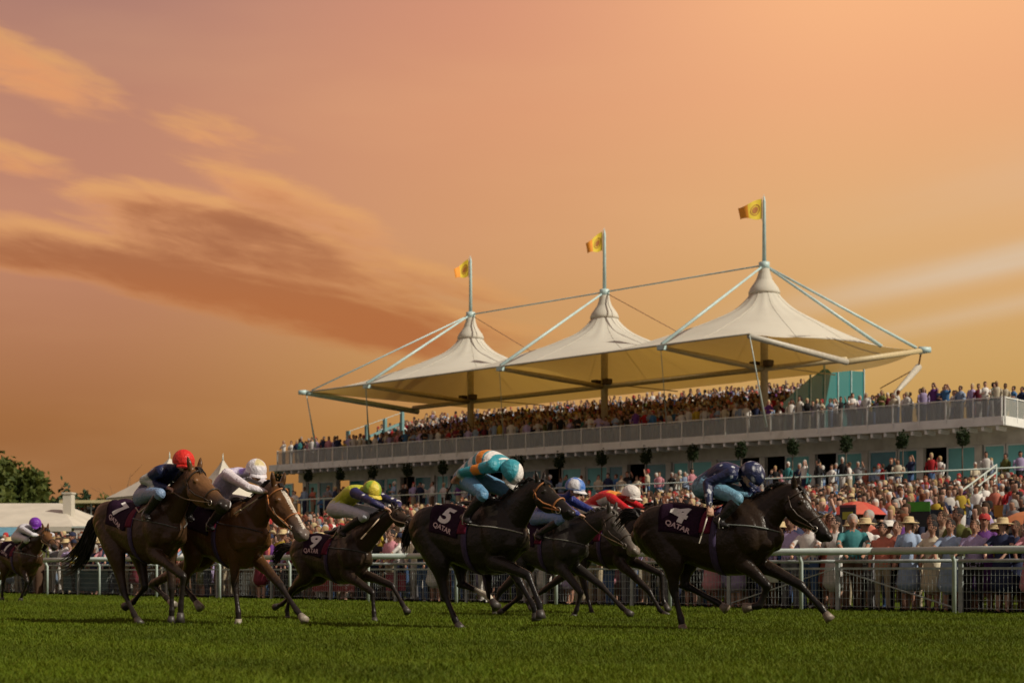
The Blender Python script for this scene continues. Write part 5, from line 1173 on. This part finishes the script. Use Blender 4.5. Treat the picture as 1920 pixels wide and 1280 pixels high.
sign(1590, 38.5, 0.40, 946, 986, [(0.02, 0.018, 0.022), ((0.36, 0.34, 0.03), 0, 0.50, 0.62, 0.34), ((0.14, 0.04, 0.06), 0, 0.93, 1.0, 0.10)], 'black board with a yellow square panel in front of the red umbrella')
sign(1723, 43.0, 0.62, 940, 987, [(0.012, 0.016, 0.022), ((0.05, 0.30, 0.015), 0, 0.80, 1.02, 0.38), ((0.05, 0.22, 0.02), -0.46, 0.32, 0.06, 0.6)], 'bright green topped bookmaker board in the crowd')
sign(1754, 43.4, 0.50, 955, 988, [(0.012, 0.026, 0.048)], 'plain navy blue board right of the bright green one')
sign(1879, 45.0, 0.46, 946, 974, [(0.05, 0.02, 0.02), ((0.45, 0.20, 0.02), 0, 0.58, 0.95, 0.8)], 'orange board in the crowd at the foot of the white stair rails')
def stair():
    a, b = at(1782, 982, 46.0), at(1925, 869, 53.0); a.z -= 0.95; b.z -= 0.95
    e = empty('staircase', Vector((a.x, a.y, 0)), 0, 'concrete staircase with white triple handrails climbing to the terrace', 'stairs'); d = b - a; n = 16; o = e.location
    for i in range(n):
        p = a + d * ((i + 0.5) / n) - o; w = Vector((d.x, d.y, 0)).length / n; MB().box((p.x, p.y, p.z / 2), (w * 1.0, 2.0, p.z), math.atan2(d.y, d.x)).build('step', CONC, e)
    sd = Vector((-d.y, d.x, 0)).normalized()
    for sg in (-1, 1):
        for hz in (0.45, 0.70, 0.95):
            MB().tube([a - o + sd * sg * 1.02 + Vector((0, 0, hz)), b - o + sd * sg * 1.02 + Vector((0, 0, hz))], 0.030, 8).build('hand_rail', WP, e, True)
        for i in range(7):
            p = a + d * (i / 6) - o + sd * sg * 1.02; MB().tube([p, p + Vector((0, 0, 0.98))], 0.026, 8).build('baluster', WP, e, True)
stair()

# ------------------------------------------------------------------ people
TOPS = {'white': (0.58, 0.56, 0.53), 'pale blue': (0.26, 0.34, 0.48), 'lilac': (0.34, 0.28, 0.46), 'navy': (0.015, 0.022, 0.06), 'red': (0.36, 0.018, 0.022), 'pink': (0.50, 0.22, 0.26), 'cream': (0.52, 0.46, 0.34), 'black': (0.012, 0.012, 0.013), 'mid blue': (0.05, 0.15, 0.32), 'maroon': (0.12, 0.012, 0.025), 'mustard yellow': (0.36, 0.26, 0.03), 'coral': (0.48, 0.15, 0.10), 'grey': (0.20, 0.20, 0.21), 'olive green': (0.10, 0.11, 0.03), 'teal': (0.03, 0.15, 0.16), 'purple': (0.10, 0.03, 0.16)}
LOWS = {'navy': (0.015, 0.02, 0.05), 'black': (0.012, 0.012, 0.013), 'beige': (0.30, 0.25, 0.17), 'grey': (0.14, 0.14, 0.15), 'white': (0.50, 0.48, 0.45), 'blue': (0.05, 0.10, 0.22), 'brown': (0.09, 0.05, 0.03)}
HAIRS = {'brown hair': (0.05, 0.028, 0.014), 'blond hair': (0.34, 0.24, 0.11), 'grey hair': (0.28, 0.27, 0.25), 'black hair': (0.012, 0.010, 0.010), 'auburn hair': (0.14, 0.045, 0.018)}
HATS = {'straw hat': (0.44, 0.35, 0.19), 'white brimmed hat': (0.56, 0.54, 0.50), 'red cap': (0.34, 0.03, 0.03), 'navy cap': (0.015, 0.02, 0.05)}
SKINS = [(0.40, 0.23, 0.16), (0.34, 0.18, 0.12), (0.44, 0.27, 0.20), (0.18, 0.09, 0.06)]
def cmat(kind, name, c): return mat('%s %s' % (kind, name), c, 0.75, var=0.12, scale=10, spec=0.25, bump=0.25 if kind == 'cloth' else 0.0, bscale=18)
def person_mesh(kind, k):
    """kind: 0 trousers, 1 dress; k: arm pose. slots 0 skin 1 top 2 lower 3 hair 4 shoes; faces +x, standing on z = 0"""
    B = Body(); sk, tp_, lo, ha, sh = [np.array((float(i), 0, 0)) for i in range(5)]
    if kind == 0:
        for s in (-1, 1):
            B.limb([(0, s * 0.085, 0.92), (0.015, s * 0.10, 0.50), (-0.01, s * 0.11, 0.08)], [(0.10, 0.095), (0.068, 0.065), (0.05, 0.05)], lo, n=10, k=4)
            B.limb([(-0.03, s * 0.11, 0.04), (0.08, s * 0.12, 0.035), (0.16, s * 0.125, 0.03)], [0.045, 0.042, 0.028], sh, n=8, k=3)
        B.limb([(0, 0, 0.90), (0.0, 0, 0.98)], [(0.12, 0.165), (0.12, 0.165)], lo, n=12)
        B.limb([(0, 0, 0.96), (0.015, 0, 1.12), (0.0, 0, 1.32), (-0.01, 0, 1.44)], [(0.125, 0.165), (0.122, 0.165), (0.125, 0.195), (0.075, 0.14)], tp_, n=14, k=4)
    else:
        B.limb([(0, 0, 0.50), (0, 0, 0.75), (0, 0, 0.95), (0.01, 0, 1.10), (0.02, 0, 1.27), (-0.01, 0, 1.42)], [(0.20, 0.24), (0.165, 0.20), (0.13, 0.175), (0.105, 0.135), (0.125, 0.165), (0.07, 0.13)], tp_, n=14, k=4)
        for s in (-1, 1):
            B.limb([(0, s * 0.08, 0.55), (-0.02, s * 0.085, 0.30), (0, s * 0.085, 0.06)], [0.062, 0.055, 0.036], sk, n=8, k=3)
            B.limb([(-0.03, s * 0.085, 0.04), (0.14, s * 0.09, 0.03)], [0.04, 0.026], sh, n=8, k=3)
    W = 0.195 if kind == 0 else 0.165
    poses = [[(0.02, 0.26, 1.12), (0.10, 0.25, 0.90)], [(0.06, 0.28, 1.14), (0.28, 0.12, 1.16)], [(0.16, 0.26, 1.22), (0.34, 0.16, 1.02)], [(0.14, 0.30, 1.52), (0.16, 0.20, 1.76)], [(0.05, 0.30, 1.15), (0.22, 0.22, 1.40)]]
    for s in (-1, 1):
        p = poses[k if (s > 0 or k in (1, 2)) else 0]; S_, E, H = np.array((-0.01, s * W, 1.39)), np.array(p[0]) * (1, s, 1), np.array(p[1]) * (1, s, 1)
        B.limb([S_, E], [0.062, 0.047], tp_, n=9, k=3); B.limb([E, E * 0.35 + H * 0.65], [0.046, 0.036], tp_ if kind == 0 and k != 2 else sk, n=9, k=3)
        d = (H - E) / np.linalg.norm(H - E); B.limb([E * 0.4 + H * 0.6, H], [0.036, 0.030], sk, n=8, k=3); B.limb([H, H + d * 0.09], [(0.018, 0.04), (0.014, 0.03)], sk, n=8, k=3)
        B.limb([H + d * 0.01, H + d * 0.06 + np.array((0.02, -s * 0.04, 0.02))], [0.014, 0.011], sk, n=6, k=2)
    B.limb([(-0.01, 0, 1.42), (0.005, 0, 1.54)], [0.055, 0.05], sk, n=10, k=3)
    B.ball((0.012, 0, 1.635), (0.098, 0.076, 0.118), sk, 14); B.ball((0.055, 0, 1.575), (0.045, 0.045, 0.04), sk, 10); B.limb([(0.10, 0, 1.645), (0.122, 0, 1.61)], [0.012, 0.015], sk, n=7, k=2)
    for s in (-1, 1): B.ball((0.0, s * 0.08, 1.63), (0.022, 0.012, 0.03), sk, 8)
    B.ball((-0.022, 0, 1.682), (0.106, 0.094, 0.104), ha, 16); B.limb([(-0.01, -0.075, 1.64), (0.04, 0, 1.735), (-0.01, 0.075, 1.64)], [0.03, 0.04, 0.03], ha, n=8, k=5)
    if kind == 1: B.limb([(-0.06, 0, 1.66), (-0.075, 0, 1.54), (-0.08, 0, 1.44)], [(0.06, 0.085), (0.055, 0.095), (0.03, 0.08)], ha, n=10, k=3)
    me, co, c = B.fuse('person_body', 0.021, 2, keep_labels=True)
    lab = np.rint(c[:, 0]).astype(int); me.materials.clear()
    for _ in range(5): me.materials.append(None)
    nf = len(me.polygons); lv = np.empty(len(me.loops), np.int32); me.loops.foreach_get('vertex_index', lv); ls = np.empty(nf, np.int32); me.polygons.foreach_get('loop_start', ls)
    me.polygons.foreach_set('material_index', lab[lv[ls]].astype(np.int32)); me.update(); return me
def hat_mesh(kind):
    mb = MB()
    if kind == 'cap':
        mb.lathe((-0.01, 0, 1.66), [(0.103, -0.01), (0.104, 0.03), (0.085, 0.085), (0.04, 0.112), (0.002, 0.115)], 14); mb.box((0.125, 0, 1.672), (0.10, 0.13, 0.012))
    else: mb.lathe((-0.01, 0, 1.66), [(0.10, 0.0), (0.19, -0.015), (0.205, -0.02), (0.205, -0.012), (0.105, 0.012), (0.10, 0.07), (0.085, 0.105), (0.002, 0.11)], 16)
    return mb.mesh('hat', None, True)
def low_person(seated=False):
    """small spectator for the mass: verts, faces, region index per face (0 skin 1 top 2 lower 3 hair)"""
    out = []
    for pose in range(3):
        mb = MB(); reg = []
        def ring(prof, n, r, cx=0.0):
            k = len(mb.f); b0 = len(mb.v)
            for a, b, z in prof:
                for j in range(n):
                    th = 2 * math.pi * (j + 0.5) / n; mb.v.append((a * math.cos(th) + cx, b * math.sin(th), z))
            for i in range(len(prof) - 1):
                for j in range(n): mb.f.append((b0 + i * n + j, b0 + i * n + (j + 1) % n, b0 + (i + 1) * n + (j + 1) % n, b0 + (i + 1) * n + j))
            mb.f.append(tuple(b0 + (len(prof) - 1) * n + j for j in range(n))); reg.extend([r] * (len(mb.f) - k))
        ring([(0.10, 0.13, 0.0), (0.11, 0.15, 0.5), (0.13, 0.17, 0.95)], 7, 2)
        ring([(0.135, 0.175, 0.92), (0.125, 0.17, 1.1), (0.135, 0.21, 1.33), (0.08, 0.15, 1.45), (0.05, 0.06, 1.48)], 8, 1)
        ring([(0.05, 0.05, 1.46), (0.080, 0.066, 1.54), (0.098, 0.077, 1.62), (0.085, 0.07, 1.67)], 8, 0, 0.015)
        ring([(0.088, 0.084, 1.56), (0.102, 0.089, 1.64), (0.107, 0.089, 1.68), (0.078, 0.065, 1.735), (0.02, 0.02, 1.755)], 8, 3, -0.018)
        for s in (-1, 1):
            k = len(mb.f)
            if pose == 0: p = [(0, s * 0.22, 1.36), (0.03, s * 0.26, 1.12), (0.12, s * 0.22, 0.92)]
            elif pose == 1: p = [(0, s * 0.22, 1.36), (0.08, s * 0.27, 1.15), (0.28, s * 0.10, 1.18)]
            else: p = [(0, s * 0.22, 1.36), (0.10, s * 0.29, 1.45 if s > 0 else 1.15), (0.16, s * 0.2, 1.72 if s > 0 else 1.2)]
            mb.tube(p[:2], [0.058, 0.046], 5); reg.extend([1] * (len(mb.f) - k)); k = len(mb.f)
            mb.tube(p[1:], [0.044, 0.032], 5); reg.extend([0 if pose else 1] * (len(mb.f) - k))
        out.append((np.array(mb.v), mb.f, np.array(reg)))
    return out
LOWP = low_person()
CROWDM = vcol_mat('crowd cloth', rough=0.8, spec=0.2, var=0.18, scale=7)
def crowd(name, label, P, face, seed, darker=1.0, hats=0.2):
    g = np.random.default_rng(seed); V, LV, LS, C = [], [], [], []; vb, lb = 0, 0
    tops, lows, hs = list(TOPS.values()), list(LOWS.values()), [HAIRS[k_] for k_ in ('brown hair', 'brown hair', 'brown hair', 'black hair', 'black hair', 'auburn hair', 'blond hair', 'grey hair')]; hc = list(HATS.values()); wt = np.array([4.4, 2.8, 1.8, 2.6, 0.6, 0.9, 1.5, 1.8, 1.2, 0.4, 0.3, 0.5, 1.2, 0.3, 0.4, 0.5]); wt /= wt.sum()
    for p in P:
        v, f, reg = LOWP[g.choice(3, p=[0.5, 0.38, 0.12])]; a = face + g.normal() * 0.5; s = g.normal(1.0, 0.05); w = g.uniform(0.84, 1.06); ca, sa = math.cos(a), math.sin(a)
        ln = g.normal() * 0.03
        q = np.empty_like(v); q[:, 0] = (v[:, 0] * ca - v[:, 1] * sa) * w + v[:, 2] * ln + p[0]; q[:, 1] = (v[:, 0] * sa + v[:, 1] * ca) * w + v[:, 2] * g.normal() * 0.02 + p[1]; q[:, 2] = v[:, 2] * s + p[2]
        V.append(q); cl = np.array([SKINS[g.choice(4, p=[0.4, 0.3, 0.2, 0.1])], tops[g.choice(len(tops), p=wt)], lows[g.integers(len(lows))], hc[g.integers(3)] if g.random() < hats else hs[g.integers(len(hs))]]) * g.uniform(0.65, 1.05)
        for fa in f: LV.extend([i + vb for i in fa]); LS.append(lb); lb += len(fa)
        C.append(cl[reg] * darker); vb += len(v)
    V = np.concatenate(V); C = np.concatenate(C); me = bpy.data.meshes.new(name); me.vertices.add(len(V)); me.vertices.foreach_set('co', V.astype(np.float32).ravel())
    me.loops.add(len(LV)); me.loops.foreach_set('vertex_index', np.array(LV, np.int32)); me.polygons.add(len(LS)); me.polygons.foreach_set('loop_start', np.array(LS, np.int32)); me.update(calc_edges=True)
    at_ = me.attributes.new('Col', 'FLOAT_COLOR', 'FACE'); at_.data.foreach_set('color', np.concatenate([C, np.ones((len(C), 1))], 1).astype(np.float32).ravel())
    me.materials.append(CROWDM); me.polygons.foreach_set('use_smooth', [True] * len(me.polygons)); print(name, len(P), len(LS)); return tag(link(name, me), label, 'crowd', kind='stuff')
FACE_T = math.atan2(-T.y, -T.x)                         # towards the course
def in_view(p, m=2.5): return p[1] > 5 and abs(p[0]) < p[1] * 0.3277 + m
def people():
    g = np.random.default_rng(21); P = []
    # lawn: rows behind the fence
    d = 1.30; row = 0
    while d < 36.5:
        s = -8.0 - g.random() * 0.5
        while s > -62:
            q = st(s, RAIL_T + d + g.normal() * 0.12, 0)
            lim = True
            if in_view(q) and (d < 3.4 or g.random() < 0.86):
                z = lawn_z((q.x + q.y) * Q2 - RAIL_T) if s > -60 else 0
                if not (q.x > 13.5 and abs((q.x - at(1782, 985, 50).x) * 0 + 0) > 1):
                    P.append((q.x, q.y, z, row))
                else: P.append((q.x, q.y, z, row))
            s -= g.uniform(0.34, 0.58) if d < 3.4 else g.uniform(0.42, 0.8)
        row += 1; d += 0.58 if d < 8 else 0.80
    # clearings: nobody stands right in front of the boards, the umbrella or the stair rails
    CLR = [(1576, 1604, 944, 984, 38.3), (1552, 1660, 940, 974, 40.6), (1704, 1744, 938, 984, 42.8), (1738, 1770, 953, 984, 43.2), (1864, 1894, 944, 974, 44.8), (1896, 1925, 962, 990, 35.8)]
    def clear(p):
        if p[3] < 3: return True
        sx, sy = px((p[0], p[1], p[2] + 1.78))
        for x0, x1, y0, y1, Yb in CLR:
            if x0 - 7 < sx < x1 + 7 and sy < y1 - 10 and p[1] < Yb: return False
        if 1770 < sx < 1935 and sy < 988 - (sx - 1780) * 0.79 and p[1] < 46 + (sx - 1782) * 0.05: return False
        return True
    P = [p for p in P if clear(p)]
    P.sort(key=lambda p: p[3] * 3.0 + p[1] * 0.35 if p[3] < 8 else 1e3 + p[1])
    P = [p for p in P]; near, rest = P[:300], P[300:]
    print('lawn', len(P), 'rows of near', max(p[3] for p in near))
    meshes = {(k, a): person_mesh(k, a) for k in (0, 1) for a in ((0, 1, 2, 3) if k == 0 else (0, 1, 2, 4))}
    hm = {n: hat_mesh('cap' if 'cap' in n else 'brim') for n in HATS}
    combos = [(t, l, h_) for t in TOPS for l in LOWS for h_ in list(HAIRS) + list(HATS)]; random.Random(9).shuffle(combos)
    seen = set(); wtops = ['white'] * 4 + ['pale blue'] * 3 + ['lilac'] * 2 + ['cream'] * 2 + ['navy'] * 2 + ['pink'] + list(TOPS)
    rr = random.Random(12)
    def hair_of(h_): return HAIRS[h_] if h_ in HAIRS else rr.choice(list(HAIRS.values()))
    for p in near:
        for _ in range(400):
            kind = 1 if rr.random() < 0.42 else 0
            t, l, h_ = rr.choice(wtops), rr.choice(list(LOWS)), rr.choice(['brown hair', 'black hair'] * 3 + list(HAIRS) + ['straw hat', 'straw hat', 'white brimmed hat', 'red cap', 'navy cap'])
            key = (kind, t, l if kind == 0 else p[3], h_)
            if key not in seen: break
        seen.add(key); arm = rr.choice((0, 1, 2) if p[3] == 0 else ((0, 0, 1, 3) if kind == 0 else (0, 1, 1, 4)))
        rowtxt = ('at the fence', 'in second row', 'in third row', 'in fourth row', 'in fifth row', 'in sixth row', 'in seventh row', 'in eighth row')[min(p[3], 7)]
        if kind == 0: lab = 'spectator in %s top and %s trousers with %s, %s' % (t, l, h_, rowtxt)
        else: lab = 'spectator in %s dress with %s, %s' % (t, h_, rowtxt)
        o = link('person', meshes[(kind, arm)], None, (p[0], p[1], p[2] - 0.01), FACE_T + rr.gauss(0.15, 0.4)); sc = rr.gauss(1.0 if kind == 0 else 0.95, 0.045) * (0.94 if p[3] == 0 else 0.98); o.scale = (sc * rr.uniform(0.95, 1.15), sc * rr.uniform(0.95, 1.15), sc)
        tag(o, lab, 'person', 'spectators on the lawn')
        sk = rr.choice([0, 0, 1, 1, 2, 3]); ms = [cmat('skin', str(sk), SKINS[sk]), cmat('cloth', t, TOPS[t]), cmat('cloth', 'low ' + l, LOWS[l]), cmat('hair', h_ if h_ in HAIRS else 'brown hair', HAIRS.get(h_, HAIRS['brown hair'])), cmat('shoe', 'dark', (0.02, 0.016, 0.014))]
        for i, m_ in enumerate(ms): o.material_slots[i].link = 'OBJECT'; o.material_slots[i].material = m_
        if h_ in HATS:
            q = link('hat', hm[h_], o)
            if not hm[h_].materials: hm[h_].materials.append(cmat('hat', h_, HATS[h_]))
    rest = [p for p in rest]
    crowd('lawn_crowd', 'dense mass of spectators on the sloping lawn below the grandstand', [p[:3] for p in rest], FACE_T, 31, hats=0.22)
    # building crowds
    fb = RZ - math.pi / 2; Q = []
    for n_ in (0.45, 1.1, 1.9):
        x = -0.4
        while x > -GL + 0.3:
            if g.random() < 0.86: Q.append(tuple(gw(x, n_ + g.normal() * 0.1, 7.90)))
            x -= g.uniform(0.42, 0.85)
    for n_ in (3.2, 4.4, 5.6, 7.0, 9.0):     # right and left ends of the balcony, outside the raked seats
        x = -0.5
        while x > -12.5:
            if g.random() < 0.7: Q.append(tuple(gw(x, n_, 7.90 + 0.03 * n_)))
            x -= g.uniform(0.5, 1.0)
    for n_ in (2.8, 3.6):
        x = -47.0
        while x > -51.5:
            Q.append(tuple(gw(x, n_, 7.90))); x -= g.uniform(0.5, 0.9)
    crowd('balcony_crowd', 'spectators packed behind the glass balustrade of the balcony', Q, fb, 32, hats=0.15)
    Q = []
    for r in range(16):
        x = -15.4
        while x > (-45.6 if 3.0 + r * 0.7 < 8.4 else -51.0):
            if g.random() < 0.93: Q.append(tuple(gw(x, 3.35 + r * 0.70 + g.normal() * 0.05, 8.04 + r * 0.175 - (0.0 if r == 15 or g.random() < 0.5 else 0.12))))
            x -= g.uniform(0.44, 0.62)
    crowd('seating_crowd', 'packed spectators on the raked seating under the tented roof', Q, fb, 33, hats=0.10)
    Q = []
    for n_ in (-5.4, -4.6, -3.4, -2.0, 0.6):
        x = 5.5
        while x > -GL + 0.5:
            if g.random() < (0.6 if n_ < -4 else 0.3): Q.append(tuple(gw(x, n_ + g.normal() * 0.15, 4.10)))
            x -= g.uniform(0.5, 1.0)
    crowd('terrace_crowd', 'spectators standing on the terrace in front of the teal windows', Q, fb, 34)
    Q = []
    b = Vector((at(140, 0, 84).x, 84.0, 0))
    for n_ in (0.0, 0.7, 1.4):
        for i in range(8): Q.append((b.x - 0.3 + i * 0.52 + g.normal() * 0.08, b.y + n_, 2.2 + n_ * 0.25))
    for i in range(60):
        x = g.uniform(-30, 240); Y = g.uniform(48, 58); Q.append(tuple(gp(x, Y)))
    crowd('far_crowd', 'distant spectators near the covered stand at the left', Q, -math.pi / 2, 35)
people()
# ------------------------------------------------------------------ the race
for sp in HORSES:
    h_ = build_horse(sp); build_jockey(h_, J[sp['id']])
SC.cycles.max_bounces = 6; SC.cycles.diffuse_bounces = 2; SC.cycles.glossy_bounces = 2; SC.cycles.transparent_max_bounces = 12; SC.cycles.transmission_bounces = 3
SC.cycles.adaptive_threshold = 0.02
